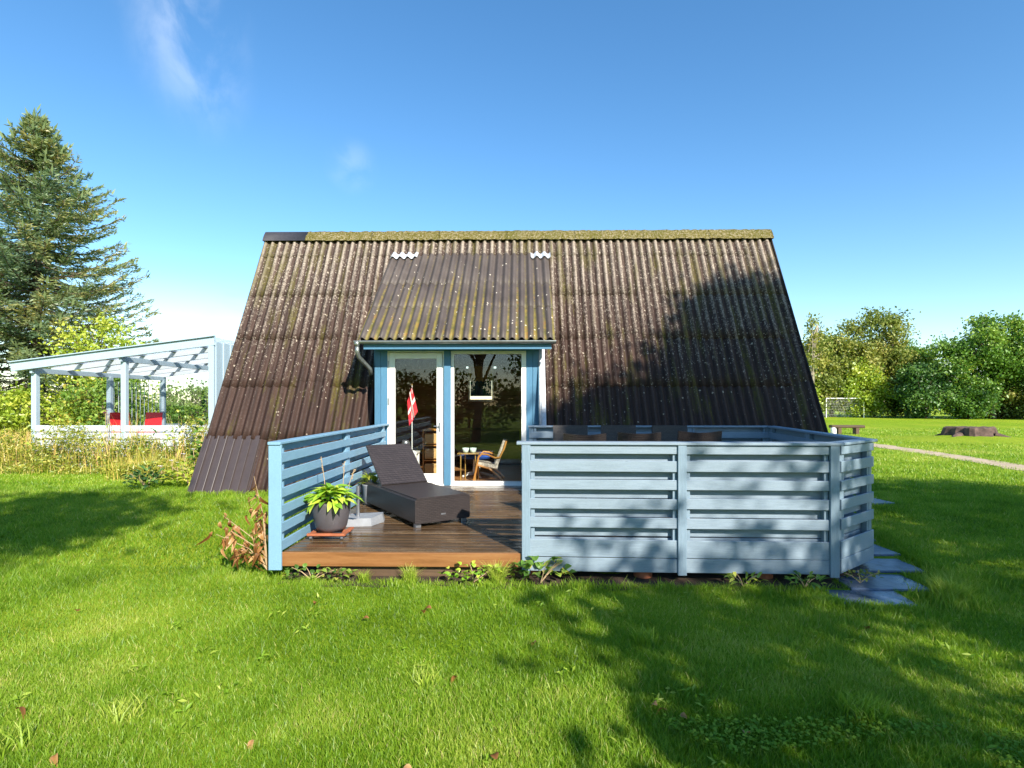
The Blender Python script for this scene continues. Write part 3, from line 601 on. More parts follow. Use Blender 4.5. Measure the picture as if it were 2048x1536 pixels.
_sx = np.arange(-2.3, 3.45, .12); _sv = []
for v in (0, .33, .66, 1):
    for x_ in _sx:
        f_ = 5.12-.02*max(0, x_-.2)+.05*math.sin(x_*5.1)+.04*math.sin(x_*11.7+1); f_ = f_ if x_ < 2.9 else f_+(x_-2.9)*.75; y_ = f_+v*.42; _sv.append((x_, y_, gzf(x_, y_)+.004))
_n = len(_sx); soil = put('bare_soil', MB().add(_sv, [(r_*_n+i_, r_*_n+i_+1, (r_+1)*_n+i_+1, (r_+1)*_n+i_) for r_ in range(3) for i_ in range(_n-1)]), MAT['soil']); soil['kind'] = 'structure'
# paving slabs beside the deck
pav = bpy.data.objects.new('paving', None); COL.objects.link(pav); pav['kind'] = 'structure'; pav.location = (3.7, 5.9, -.1)
SLABS = [(3.86, 6.78, .60, .50, 5), (3.80, 6.28, .62, .49, 3), (3.66, 5.78, .72, .485, 1), (3.38, 5.30, .72, .475, -2), (3.06, 4.90, .62, .36, -4), (5.42, 8.66, .5, .42, 6)]
for x, yv, w, d, a in SLABS:
    m = MB().bar((-w/2, 0, 0), (w/2, 0, 0), (0, 0, 1), d, .05, .012); o = put('paving_slab', m, MAT['slab']); o.parent = pav
    o.location = Vector((x, yv, gzf(x, yv)-.017))-pav.location; o.rotation_euler = (R(random.uniform(-1, 1)), R(random.uniform(-1, 1)), R(a))

# ------------------------------------------------------------------ sun lounger
lg = thing('sun_lounger', 'dark woven sun lounger with raised backrest on the deck', 'sun lounger', (-1.22, 6.28, .09), R(35))
lx, ly = .72, 1.86     # local: x across, y towards the head
def lput(n, m, mat, p=lg, **k): return put(n, m, mat, p, **k)
base = lput('base', MB().bar((lx/2, 0, .19), (lx/2, ly, .19), (0, 0, 1), lx, .28, .015), MAT['wicker'])
put('brand_plate', MB().box((lx*.5-.03, -.004, .125), (lx*.5+.03, .001, .143)), MAT['alu'], base)
lput('mattress_deck', MB().bar((lx/2, .02, .336), (lx/2, 1.16, .336), (0, 0, 1), lx-.05, .014, .004), MAT['wickertop'])
br = lput('backrest', MB().bar((lx/2, 0, 0), (lx/2, .78, 0), (0, 0, 1), lx-.06, .03, .01), MAT['wickertop'], loc=(0, 1.14, .35), rot=(R(38), 0, 0))
put('prop_bar', MB().tube([(lx*.5, .45, -.02), (lx*.5, .30, -.32)], .012, 8), MAT['alu'], br)
for x in (.06, lx-.06):
    for yv in (.07, ly-.07): lput('leg', MB().bar((x, yv, 0), (x, yv, .055), (1, 0, 0), .07, .07, .006), MAT['alu'])
# ------------------------------------------------------------------ plant pot with hosta
def leaf_mesh(name, L, Wd, curl, n=5, fold=.25):
    vs = []; t_ = []
    for i in range(n+1):
        u = i/n; w = Wd*.5*math.sin(math.pi*min(1, u*.92+.06))**.8*(1 if i < n else .02); x = L*u; z = curl*(u*.9-u*u*1.7)*L
        vs += [(x, -w, z+fold*w), (x, 0, z), (x, w, z+fold*w)]; 
    fs = []
    for i in range(n):
        for j in (0, 1): fs.append((i*3+j, (i+1)*3+j, (i+1)*3+j+1, i*3+j+1))
    me = bpy.data.meshes.new(name); me.from_pydata(vs, [], fs); me.update()
    for p in me.polygons: p.use_smooth = True
    a = me.attributes.new('tint', 'FLOAT', 'POINT')
    return me
def set_tint(me, lo, hi):
    a = me.attributes['tint']; v = random.uniform(lo, hi); n = len(me.vertices)
    a.data.foreach_set('value', np.clip(np.full(n, v)+np.tile([.15, -.1, .15], n//3), 0, 1).astype(np.float32)); return me
def leaf_set(name, k, L, Wd, curl, mat, lo=0, hi=1):
    r = []
    for i in range(k):
        me = set_tint(leaf_mesh(name, L*random.uniform(.8, 1.2), Wd*random.uniform(.8, 1.2), curl*random.uniform(.6, 1.4)), lo+(hi-lo)*i/k, lo+(hi-lo)*(i+1)/k); me.materials.append(mat); r.append(me)
    return r
pp = thing('potted_hosta', 'yellow-green hosta in a dark grey pot on a wheeled tray', 'potted plant', (-2.06, 5.92, .09))
put('pot', MB().lathe([(.005, .07), (.135, .07), (.165, .12), (.192, .24), (.2, .36), (.203, .385), (.188, .385), (.18, .34), (.0, .34)], n=36).mesh('pot', True), MAT['pot'], pp)
put('soil', MB().lathe([(.18, .345), (.1, .36), (.01, .365)], n=20), MAT['soil'], pp)
tray = put('tray', MB().bar((-.17, -.12, .055), (-.17, .17, .055), (0, 0, 1), .05, .022).bar((.17, -.12, .055), (.17, .17, .055), (0, 0, 1), .05, .022).bar((-.2, -.15, .055), (.2, -.15, .055), (0, 0, 1), .05, .024).bar((-.2, .03, .055), (.2, .03, .055), (0, 0, 1), .05, .02), MAT['terracotta'], pp)
for x in (-.165, .165):
    for yv in (-.14, .15): put('caster', MB().tube([(x-.012, yv, .022), (x+.012, yv, .022)], .022, 12).bar((x, yv, .03), (x, yv, .048), (1, 0, 0), .02, .03), MAT['alu'], tray)
hl = leaf_set('leaf', 10, .155, .07, .6, MAT['hosta'])
for i in range(110):
    a = random.uniform(0, 2*math.pi); lay = i/110; rr = .02+.17*(1-lay)*random.uniform(.7, 1.1)
    put('leaf', hl[i % 10], MAT['hosta'], pp, loc=(rr*math.cos(a), rr*math.sin(a), .37+.12*lay*random.uniform(.6, 1.2)), rot=(random.uniform(-.35, .35), -R(8+46*lay+random.uniform(-12, 14)), a+random.uniform(-.3, .3)))
for (x, yv, h, lean) in ((-.07, .05, .50, -.06), (.13, .06, .36, .10), (.09, .10, .44, .02)):
    st = put('flower_stalk', MB().tube([(x, yv, .36), (x+lean*.4, yv, .36+h*.5), (x+lean, yv, .36+h)], [.005, .004, .003], 6), MAT['flowerstalk'], pp)
    for k in range(7):
        put('seed_pod', MB().tube([(x+lean*(.72+.05*k), yv, .36+h*(.70+.045*k)), (x+lean*(.72+.05*k)+random.uniform(-.022, .022), yv+random.uniform(-.02, .02), .36+h*(.70+.045*k)+.012)], [.006, .002], 5), MAT['flowerstalk'], st)
# second small pot behind the lounger
p2 = thing('small_potted_plant', 'small grey pot with yellowing plant between lounger backrest and railing', 'potted plant', (-2.12, 7.72, .09))
put('pot', MB().lathe([(.07, 0), (.1, .04), (.12, .28), (.13, .30), (.115, .30), (.1, .26)], n=24).mesh('pot', True), MAT['greyplastic'], p2)
l2 = leaf_set('leaf', 5, .14, .05, .5, MAT['leafbright'])
for i in range(30):
    a = random.uniform(0, 6.28); put('leaf', l2[i % 5], None, p2, loc=(.05*math.cos(a), .05*math.sin(a), .28+random.uniform(0, .12)), rot=(random.uniform(-.4, .4), -R(random.uniform(5, 75)), a))
# parasol base
pb = thing('parasol_base', 'grey parasol foot with short metal tube beside the plant pot', 'parasol base', (-1.90, 6.56, .09), R(8))
put('foot', MB().add([(-.24, -.17, .0), (.12, -.17, 0), (.24, .06, 0), (.24, .17, 0), (-.24, .17, 0), (-.22, -.15, .09), (.11, -.15, .09), (.22, .05, .10), (.22, .15, .10), (-.22, .15, .09)], [(4, 3, 2, 1, 0), (5, 6, 7, 8, 9), (0, 1, 6, 5), (1, 2, 7, 6), (2, 3, 8, 7), (3, 4, 9, 8), (4, 0, 5, 9)]), MAT['greyplastic'], pb)
put('tube', MB().tube([(-.06, 0, .09), (-.06, 0, .45)], .022, 14), MAT['alu'], pb)
put('clamp_knob', MB().tube([(-.06, -.02, .32), (-.06, -.07, .32)], .016, 10), MAT['black'], pb)
put('stay', MB().tube([(-.16, .02, .09), (-.16, .02, .30)], .012, 10), MAT['alu'], pb)

# ------------------------------------------------------------------ dining chairs on the far side of the fence
def dining_chair(name, label, group, loc, rz, mat, w=.53, h=1.10, round_back=False):
    t = thing(name, label, 'chair', loc, rz, group)
    put('seat', MB().bar((0, -.02, .42), (0, .46, .42), (0, 0, 1), w-.02, .06, .012), mat, t)
    m = MB(); n = 10; vs = []
    for off in (0, .045):
        for j in range(5):
            v = j/4; z = .42+(h-.42)*v
            for i in range(n+1):
                u = i/n-.5; bow = (.07*(4*u*u) if round_back else .02*(4*u*u)); zz = z+(0 if not round_back else (-.018*math.cos(u*math.pi)*v))
                vs.append((u*w, -.02-off-.10*v+bow, zz))
    W_ = n+1; K = 5*W_; fs = []
    for j in range(4):
        for i in range(n):
            a = j*W_+i; fs += [(a, a+1, a+W_+1, a+W_), (K+a, K+a+W_, K+a+W_+1, K+a+1)]
    for i in range(n): fs += [(4*W_+i, 4*W_+i+1, K+4*W_+i+1, K+4*W_+i)]
    for j in range(4): fs += [(j*W_, (j+1)*W_, K+(j+1)*W_, K+j*W_), (j*W_+n, K+j*W_+n, K+(j+1)*W_+n, (j+1)*W_+n)]
    put('backrest', m.add(vs, fs), mat, t)
    for sx in (-1, 1):
        put('armrest', MB().bar((sx*(w/2+.02), -.06, .64), (sx*(w/2+.02), .42, .64), (0, 0, 1), .05, .035, .01), mat, t)
        put('arm_post', MB().bar((sx*(w/2+.02), .40, .0), (sx*(w/2+.02), .40, .625), (1, 0, 0), .045, .04, .008), mat, t)
        put('leg', MB().bar((sx*(w/2-.03), -.03, 0), (sx*(w/2-.03), -.01, .40), (1, 0, 0), .045, .045, .008), mat, t)
    return t
g1, g2 = 'high-backed chairs along the rear fence', 'woven chairs with backs to the front fence'
for (x, lab) in ((.737, 'high straight-backed dark woven chair by the rear fence, next to dormer'), (1.461, 'high straight-backed dark woven chair by the rear fence, middle of three'), (2.229, 'high straight-backed dark woven chair by the rear fence, farthest from dormer')):
    dining_chair('dining_chair', lab, g1, (x, 8.22, .09), R(180), MAT['wicker'], .52, 1.10)
for (x, lab, hh) in ((.744, 'brown woven chair with curved top behind front fence, nearest the deck opening', 1.085), (1.388, 'brown woven chair with curved top behind front fence, middle of three', 1.10), (2.096, 'brown woven chair with curved top behind front fence, nearest the fence corner', 1.115)):
    dining_chair('dining_chair', lab, g2, (x, 6.58, .09), 0, MAT['wickerbrown'], .505, hh, True)

# ------------------------------------------------------------------ interior things seen through the glass
ac = thing('armchair', 'bentwood armchair with patterned cushion behind the picture window', 'armchair', (-.58, 10.28, .09))
for yv in (-.24, .24):
    put('side_frame', MB().tube([(-.30, yv, .0), (-.25, yv, .22), (-.21, yv, .44), (-.15, yv, .50), (-.05, yv, .49), (.10, yv, .43), (.18, yv, .44), (.26, yv, .60), (.30, yv, .74)], .019, 8), MAT['pine'], ac)
    put('leg', MB().tube([(-.24, yv, .30), (-.02, yv, .24), (.14, yv, .12), (.25, yv, .0)], .019, 8), MAT['pine'], ac)
put('seat_cushion', MB().bar((-.24, 0, .31), (.14, 0, .25), (0, 0, 1), .44, .08, .03), MAT['greycloth'], ac)
put('back_cushion', MB().bar((.10, 0, .27), (.27, 0, .74), (1, 0, 0), .44, .07, .03), MAT['greycloth'], ac)
tb = thing('side_table', 'small brass-legged side table holding two bowls behind the window', 'table', (-.98, 10.22, .09))
put('table_top', MB().bar((-.20, 0, .50), (.20, 0, .50), (0, 0, 1), .34, .016, .004), MAT['brass'], tb)
for x in (-.14, -.08, .13, .17): put('leg', MB().tube([(x, -.12 if x in (-.14, .13) else .12, 0), (x, -.12 if x in (-.14, .13) else .12, .495)], .010, 8), MAT['brass'], tb)
for x, lab in ((-1.04, 'pale mint bowl on the side table, away from the armchair'), (-.90, 'pale mint bowl on the side table, beside the armchair')):
    o = put('bowl', MB().lathe([(.03, 0), (.05, .02), (.065, .09), (.06, .09), (.045, .025), (.005, .012)], n=20).mesh('bowl', True), MAT['bowl'], loc=(x, 10.2, .598)); tag(o, lab, 'bowl', 'bowls on the side table')
st = thing('stool', 'white pedestal stool with blue seat behind the side table', 'stool', (-.88, 10.72, .09))
put('seat', MB().lathe([(.3, .36), (.34, .40), (.33, .45), (.05, .46)], n=24), MAT['bluecloth'], st); put('pedestal', MB().tube([(0, 0, .05), (0, 0, .36)], [.08, .06], 12), MAT['white'], st)
for k in range(5): a = k*1.257; put('foot', MB().tube([(0, 0, .07), (.15*math.cos(a), .15*math.sin(a), .05), (.32*math.cos(a), .32*math.sin(a), .02)], [.04, .03, .02], 8), MAT['white'], st)
sf = thing('sofa', 'brown sofa with olive cushion at the back of the living room', 'sofa', (-.1, 12.5, .09))
put('seat', MB().bar((-1.1, 0, .24), (.9, 0, .24), (0, 0, 1), .8, .36, .05), MAT['sofa'], sf); put('backrest', MB().bar((-1.1, .34, .55), (.9, .34, .55), (0, 0, 1), .18, .6, .05), MAT['sofa'], sf); put('cushion', MB().bar((.12, .16, .40), (.12, .28, .74), (1, 0, 0), .6, .14, .05), MAT['olive'], sf)
su = thing('basket_shelf', 'pine shelf with woven basket drawers behind the glazed door', 'shelf', (-1.66, 10.75, .09))
for x in (-.24, .24): put('side_panel', MB().box((x-.012, -.17, 0), (x+.012, .17, .92)), MAT['pine'], su)
for z in (.02, .31, .60, .90): put('shelf_board', MB().box((-.228, -.168, z), (.228, .168, z+.02)), MAT['pine'], su)
for z in (.05, .34, .63): put('basket', MB().bar((-.21, -.02, z+.11), (.21, -.02, z+.11), (0, 0, 1), .30, .20, .015), MAT['rattan'], su)
wt = thing('window_table', 'narrow white table carrying the flag behind the door glass', 'table', (-2.02, 10.0, .09))
put('table_top', MB().box((-.22, -.16, .52), (.14, .16, .55)), MAT['white'], wt)
for x in (-.19, .11):
    for yv in (-.13, .13): put('leg', MB().box((x-.02, yv-.02, 0), (x+.02, yv+.02, .519)), MAT['white'], wt)
o = put('metal_tin', MB().lathe([(.07, 0), (.075, .02), (.075, .16), (.06, .20), (.01, .21)], n=20).mesh('metal_tin', True), MAT['alu'], loc=(-2.12, 10.02, .64)); tag(o, 'shiny rounded metal tin on the white table by the flag', 'tin')
fg = thing('table_flag', 'red flag with white cross on a thin pole behind the door', 'flag', (-1.985, 9.93, .64))
put('pole', MB().tube([(0, 0, 0), (0, 0, 1.20)], .008, 8), MAT['white'], fg); put('foot', MB().lathe([(.06, 0), (.06, .015), (.012, .03)], n=16), MAT['white'], fg); put('finial', MB().lathe([(.006, 1.2), (.014, 1.215), (.004, 1.232)], n=10), MAT['brass'], fg)
fm = MB(); nu, nv = 12, 12; gv = []
def flagpt(u, v):   # u along the fly, v down the hoist; cloth hangs limp and falls in folds
    x = -.012+u*(.18*v-.16*(v)*1.15)*1.0+u*(-.02)+.012*math.sin(u*9)*v; z = 1.19-v*.46-u*.27
    x = (-.145*u*(1-v)*.55+(.105)*v*(1-.2*u))*1.0-.17*u*v*.75
    return (x, -.02+.022*math.sin(u*10+v*2), z)
cells = {'r': MB(), 'w': MB()}
ub, vb = [0, .12, .24, .34, .46, .58, .7, .85, 1], [0, .14, .28, .42, .56, .7, .85, 1]
for i in range(len(ub)-1):
    for j in range(len(vb)-1):
        w = (i == 3) or (j == 3); cells['w' if w else 'r'].add([flagpt(ub[i], vb[j]), flagpt(ub[i+1], vb[j]), flagpt(ub[i+1], vb[j+1]), flagpt(ub[i], vb[j+1])], [(0, 1, 2, 3)])
fo = put('flag_cloth', cells['r'], MAT['flagred'], fg); put('white_cross', cells['w'], MAT['flagwhite'], fo)

# ------------------------------------------------------------------ covered terrace on the far side
cp = thing('covered_terrace', 'pale blue lean-to terrace with translucent roof sheets and plank parapet', 'pergola', (-9.5, 15, 0))
XL, XR, YF, YB = -12.02, -7.20, 12.9, 17.7
def croof(x): return 2.36+(x-XL)/(XR-XL)*(2.97-2.36)
for (x, yv) in ((-11.62, 12.95), (-9.46, 12.95), (-11.60, 15.3), (-11.60, 17.6), (-7.28, 17.6)): wput('post', MB().bar((x, yv, -.02), (x, yv, croof(x)-.16), (1, 0, 0), .12, .12, .008), MAT['palewood'], cp)
wput('fascia_board', MB().bar((XL, YF-.16, croof(XL)+.0), (XR+.02, YF-.16, croof(XR)+.0), (0, 0, 1), .025, .20, .004), MAT['palewood'], cp)
wput('cover_strip', MB().bar((XL-.02, YF-.175, croof(XL)+.115), (XR+.03, YF-.175, croof(XR)+.115), (0, 0, 1), .10, .025, .004), MAT['palewood'], cp)
for k in range(6):
    yv = YF-.02+k*.94; wput('rafter', MB().bar((XL+.05, yv, croof(XL)-.02), (XR-.05, yv, croof(XR)-.02), (0, 0, 1), .05, .13, .004), MAT['whitewood'], cp)
for x in (-11.60, -9.46, -7.30): wput('purlin', MB().bar((x, YF-.1, croof(x)-.13), (x, YB, croof(x)-.13), (0, 0, 1), .06, .12, .004), MAT['palewood'], cp)
sxv = Vector((XR-XL, 0, croof(XR)-croof(XL))).normalized(); nxv = Vector((-sxv.z, 0, sxv.x)); 
for k in range(5):
    y0 = YF-.15+k*.99; m = MB(); n = 44; Lx = (XR-XL+.1)/sxv.x; vs = []
    for s in (0, Lx):
        for i in range(n+1):
            yv = y0+1.03*i/n; p = Vector((XL-.08, yv, croof(XL)+.075))+sxv*s+nxv*(.014*math.cos(2*math.pi*yv/.09)+.004*(k % 2)); vs.append(p)
    wput('roof_sheet', m.add(vs, [(i, i+1, n+2+i, n+1+i) for i in range(n)]), MAT['poly'], cp)
for x, n_ in ((-11.2, 6), (-10.4, 6), (-9.6, 6), (-8.8, 6), (-8.0, 6)):
    wput('batten', MB().bar((x, YF-.1, croof(x)+.052), (x, YB, croof(x)+.052), (0, 0, 1), .10, .035, .003), MAT['rafter'], cp)
pw = wput('end_wall', MB().box((XR-.02, YF-.14, 0), (XR+.0, YB, 2.95)), MAT['palewood'], cp)
wput('corner_post', MB().bar((XR-.06, YF-.1, -.02), (XR-.06, YF-.1, 2.86), (1, 0, 0), .14, .13, .006), MAT['palewood'], cp)
for k in range(15): wput('wall_batten', MB().box((XR+.001, YF-.10+k*.33, .0), (XR+.03, YF+.02+k*.33, 2.95)), MAT['palewood'], pw)
for z in (.12, .29, .46, .63, .80, .97):      # parapet boards on the open front
    for a, b in ((-11.56, -9.52), (-9.40, -7.32)):
        wput('parapet_board', MB().bar((a, 12.88, z-.06), (b, 12.88, z-.06), (0, 0, 1), .02, .146, .003), MAT['whitewood'], cp)
for yv0, yv1 in ((15.36, 17.54),):
    m = MB(); n = 60; vs = [(-11.60+.012*math.cos(i*1.3), yv0+(yv1-yv0)*i/n, z) for z in (.3, 2.12) for i in range(n+1)]
    wput('clear_sheet', m.add(vs, [(i, i+1, n+2+i, n+1+i) for i in range(n)]), MAT['clear'], cp, True)
    for k in range(12): wput('glazing_bar', MB().box((-11.615, yv0+.1+k*.18, .2), (-11.60, yv0+.112+k*.18, 2.12)), MAT['whitewood'], cp)
wput('rear_glazing', MB().box((-11.54, 17.60, .80), (-7.34, 17.61, 2.30)), MAT['clear'], cp)
for z in (.1, .27, .44, .61, .76): wput('parapet_board', MB().bar((-11.54, 17.66, z), (-7.34, 17.66, z), (0, 0, 1), .02, .15, .003), MAT['whitewood'], cp)
wput('terrace_floor', MB().box((-11.55, 13.02, -.05), (-7.30, 17.58, .30)), MAT['beam'], cp)
def garden_chair(loc, rz, lab):
    t = thing('garden_chair', lab, 'chair', loc, rz, 'red chairs on the covered terrace')
    put('seat', MB().bar((0, -.2, .43), (0, .22, .43), (0, 0, 1), .44, .035, .01), MAT['red'], t)
    put('backrest', MB().bar((0, -.22, .50), (0, -.28, .95), (1, 0, 0), .03, .46, .01), MAT['red'], t)
    for sx in (-.19, .19):
        for yv in (-.18, .19): put('leg', MB().tube([(sx, yv, 0), (sx, yv, .42)], .014, 8), MAT['alu'], t)
garden_chair((-11.0, 15.0, .30), R(20), 'red chair partly hidden by the post and weeds on the terrace')
garden_chair((-10.05, 14.6, .30), R(180), 'red chair with its full backrest showing above the terrace parapet')
garden_chair((-7.75, 13.75, .30), R(170), 'red chair in the terrace corner beside the house roof')

# ------------------------------------------------------------------ field things
stp = thing('tree_stump', 'wide weathered tree stump on a low mound in the field', 'stump', (18.35, 22.7, .05))
m = MB(); n = 34; vs = []
rad = [.82+.13*math.sin(3*k*2*math.pi/n+.6)+.07*math.sin(8*k*2*math.pi/n)+random.uniform(-.05, .05) for k in range(n)]
for z, s in ((-.1, 1.22), (.08, 1.06), (.25, 1.0), (.42, .95), (.47, .86)):
    vs += [(rad[k]*s*math.cos(2*math.pi*k/n)*1.1, rad[k]*s*math.sin(2*math.pi*k/n)*.8, z+random.uniform(-.02, .02)) for k in range(n)]
vs.append((0, 0, .43)); fs = [(j*n+k, j*n+(k+1) % n, (j+1)*n+(k+1) % n, (j+1)*n+k) for j in range(4) for k in range(n)]+[(4*n+k, 4*n+(k+1) % n, 5*n) for k in range(n)]
put('trunk_base', m.add(vs, fs), MAT['stump'], stp)
for a in (.4, 2.4, 3.6, 5.4): put('root', MB().tube([(.8*math.cos(a), .6*math.sin(a), .14), (1.2*math.cos(a), .9*math.sin(a), .06), (1.6*math.cos(a+.2), 1.1*math.sin(a+.2), -.03)], [.14, .09, .03], 8), MAT['stump'], stp)
bn = thing('log_bench', 'low dark wooden bench standing in the field by white posts', 'bench', (15.5, 26.5, 0), R(-4))
put('seat', MB().bar((-.74, 0, .36), (.74, 0, .36), (0, 0, 1), .36, .13, .03), MAT['beam'], bn)
for x in (-.38, .42): put('leg', MB().bar((x, 0, 0), (x, 0, .30), (1, 0, 0), .32, .16, .01), MAT['beam'], bn)
for x, yv, w, h, lab in ((12.35, 22.0, .2, .52, 'broad white marker post beside the dark bench'), (12.05, 22.1, .07, .50, 'slim white marker post against the house verge')):
    t = tag(put('marker_post', MB().lathe([(w*.5, -.05), (w*.5, h*.86), (w*.42, h*.96), (w*.2, h)], n=16).mesh('marker_post', True), MAT['white'], loc=(x, yv, 0)), lab, 'post')
gl = thing('football_goal', 'white tubular football goal in front of the far hedge', 'goal', (31.9, 53.5, 0), R(-8))
for x in (-2.4, .95): put('upright', MB().tube([(x, 0, 0), (x, 0, 1.85)], .05, 8), MAT['white'], gl)
put('crossbar', MB().tube([(-2.4, 0, 1.85), (.95, 0, 1.85)], .05, 8), MAT['white'], gl)
m = MB()
for k in range(24): m.bar((-2.4+k*.145, .02, 1.84), (-2.4+k*.145, .9, .02), (1, 0, 0), .008, .008, .001)
for k in range(12): m.bar((-2.4, .02+.075*k, 1.84-.155*k), (.95, .02+.075*k, 1.84-.155*k), (0, 0, 1), .008, .008, .001)
put('net', m, MAT['white'], gl)

# ------------------------------------------------------------------ trees
def limb_tube(mb, a, b, r0, r1, bend=.12, n=5, sides=7):
    a, b = Vector(a), Vector(b); L = (b-a).length; off = Vector((random.uniform(-1, 1), random.uniform(-1, 1), random.uniform(-.3, .6)))*L*bend
    pts = [a.lerp(b, i/n)+off*math.sin(math.pi*i/n) for i in range(n+1)]; mb.tube(pts, [r0+(r1-r0)*i/n for i in range(n+1)], sides); return pts
def tree(name, label, loc, height, blobs, mat, nleaf, lsize, group=None, trunk_r=.2, trunk_top=None, bark='bark', clusters=90, cl_r=.55, gap=.0, cat='tree', tint_shift=0, droop=None, flat=.7, thin_below=-9):
    """blobs: (cx,cy,cz,rx,ry,rz) ellipsoids in local space that the leaf clumps fill, thicker towards the skin"""
    t = thing(name, label, cat, loc, 0, group); tb_ = MB()
    tt = trunk_top or height*.6; top = Vector((random.uniform(-.2, .2), random.uniform(-.2, .2), tt)); tp = limb_tube(tb_, (0, 0, -.15), top, trunk_r, trunk_r*.45, .04, 6, 9)
    cs = []; vol = np.array([b[3]*b[4]*b[5]*(b[6] if len(b) > 6 else 1) for b in blobs]); vol = vol/vol.sum()
    for i in range(clusters):
        b = blobs[RNG.choice(len(blobs), p=vol)]; u = rand_unit(1)[0]; r = (.35+.65*RNG.random()**.5)
        cs.append((b[0]+u[0]*b[3]*r, b[1]+u[1]*b[4]*r, b[2]+u[2]*b[5]*r))
    cs = np.array(cs); cs[:, 2] = np.maximum(cs[:, 2], .25)
    for i in RNG.choice(len(cs), min(len(cs), 26), replace=False):
        p = tp[random.randrange(2, 7)]; limb_tube(tb_, p, cs[i], trunk_r*.32, .015, .10, 4, 5)
    put('trunk', tb_.mesh('trunk', True), MAT[bark], t)
    w = (.5+RNG.random(len(cs)))*np.where(cs[:, 2] < thin_below, .42, 1.0); k = RNG.choice(len(cs), nleaf, p=w/w.sum()); sp = RNG.normal(size=(nleaf, 3))*cl_r*np.array([1, 1, flat])
    pts = cs[k]+sp*(.6+.8*RNG.random(len(cs)))[k][:, None]
    ct = RNG.random(len(cs)); tint = np.clip(.25*RNG.random(nleaf)+.6*ct[k]+.12+tint_shift, 0, 1)
    v, f, tn = leaf_cards(pts, lsize, .0, .62, tint, droop)
    put('crown', np_mesh('crown', v, f, tn), MAT[mat], t); return t
def spruce(loc, H, prof, label, group=None, nb=150, seed=1, lean=0):
    rs = random.Random(seed); t = thing('spruce_tree', label, 'tree', loc, 0, group); tb_ = MB(); tb_.tube([(0, 0, -.2), (0, 0, H*.5), (lean, 0, H*.97)], [.26, .14, .02], 9)
    V = []; F = []; T = []; base_i = 0; P = []; D = []; Sz = []; Tn = []
    for b in range(nb):
        u = rs.random()**.85; z = H*(.10+.88*u); r = np.interp(z, [p[0] for p in prof], [p[1] for p in prof])*(.55+.5*rs.random()**.6); a = rs.uniform(0, 2*math.pi)
        rise = (.55-.75*(1-u)+rs.uniform(-.35, .35))*r*.55; o = Vector((lean*u, 0, z)); e = o+Vector((r*math.cos(a), r*math.sin(a), rise)); mid = o.lerp(e, .5)+Vector((0, 0, -.10*r))
        pts = [o, o.lerp(mid, .5)+Vector((0, 0, -.03*r)), mid, mid.lerp(e, .5)+Vector((0, 0, -.03*r)), e+Vector((0, 0, .05*r))]
        tb_.tube(pts, [.035, .03, .022, .014, .006], 5)
        bt = rs.random(); n = int(26+62*r/3)
        for k in range(n):
            s = rs.random()**.7; i = min(3, int(s*4)); p = pts[i].lerp(pts[i+1], s*4-i); d = (pts[i+1]-pts[i]).normalized(); side = d.cross(Vector((0, 0, 1))).normalized()*(rs.choice((-1, 1)))
            L = rs.uniform(.18, .50)*(1.15-s*.6)*(.6+.2*r); dr = (d*.55+side*rs.uniform(.3, 1)+Vector((0, 0, rs.uniform(-.45, .25)))).normalized(); nseg = 2
            for q in range(4):
                c = p+dr*(L*q/4); P.append(c); D.append((dr+Vector((rs.uniform(-.5, .5), rs.uniform(-.5, .5), rs.uniform(-.35, .45)))).normalized()); Sz.append(rs.uniform(.10, .20)); Tn.append(min(1, max(0, .12+.55*bt+.28*rs.random()+(.12 if s > .7 else 0))))
        P.append(e); D.append(Vector((math.cos(a)*.5, math.sin(a)*.5, .9)).normalized()); Sz.append(.35); Tn.append(.6)
    for k in range(26): P.append(Vector((lean*.95+rs.uniform(-.12, .12), rs.uniform(-.12, .12), H*(.93+.07*rs.random())))); D.append(Vector((rs.uniform(-.4, .4), rs.uniform(-.4, .4), 1)).normalized()); Sz.append(.42); Tn.append(.55)
    P = np.array([tuple(x) for x in P]); D = np.array([tuple(x) for x in D]); Sz = np.array(Sz)[:, None]; nn = len(P); r_ = np.cross(D, rand_unit(nn)); r_ /= np.linalg.norm(r_, axis=1, keepdims=True)+1e-9
    v = np.stack([P-r_*Sz*.10, P+r_*Sz*.10+D*Sz*.3, P+D*Sz, P-r_*Sz*.16+D*Sz*.4], 1).reshape(-1, 3); i = np.arange(nn)[:, None]*4
    f = np.concatenate([i+np.array([[0, 1, 2]]), i+np.array([[0, 2, 3]])])
    put('trunk', tb_.mesh('trunk', True), MAT['bark'], t); put('crown', np_mesh('crown', v, f, np.repeat(np.array(Tn), 4)), MAT['spruce'], t); return t
spruce((-19.7, 22, 0), 13.3, [(0, 4.0), (3, 4.3), (5.6, 4.1), (8, 3.35), (9.8, 2.5), (11.4, 1.35), (12.6, .45), (13.3, .08)], 'tall broad blue-green spruce behind the covered terrace', nb=430, seed=4)
tree('deciduous_tree', 'dark leafy tree growing into the spruce beyond the hedge', (-22.6, 20.6, 0), 7, [(0, 0, 4.4, 2.4, 2, 2.6)], 'leafdark', 8000, .17, clusters=70, cl_r=.4, group='trees beyond the terrace')
tree('leafy_shrub', 'yellow-green tall shrub showing above the terrace roof', (-15.9, 20.4, 0), 4.4, [(0, 0, 3.0, 1.5, 1.2, 1.6)], 'leafbright', 5200, .13, clusters=60, cl_r=.28, trunk_r=.07, cat='shrub')
tree('green_shrub', 'bright green bush seen through the open terrace', (-14.6, 18.9, 0), 2.5, [(0, 0, 1.4, 1.3, .9, 1.1)], 'leafgreen', 4200, .12, clusters=50, cl_r=.22, trunk_r=.05, cat='shrub', tint_shift=.15)
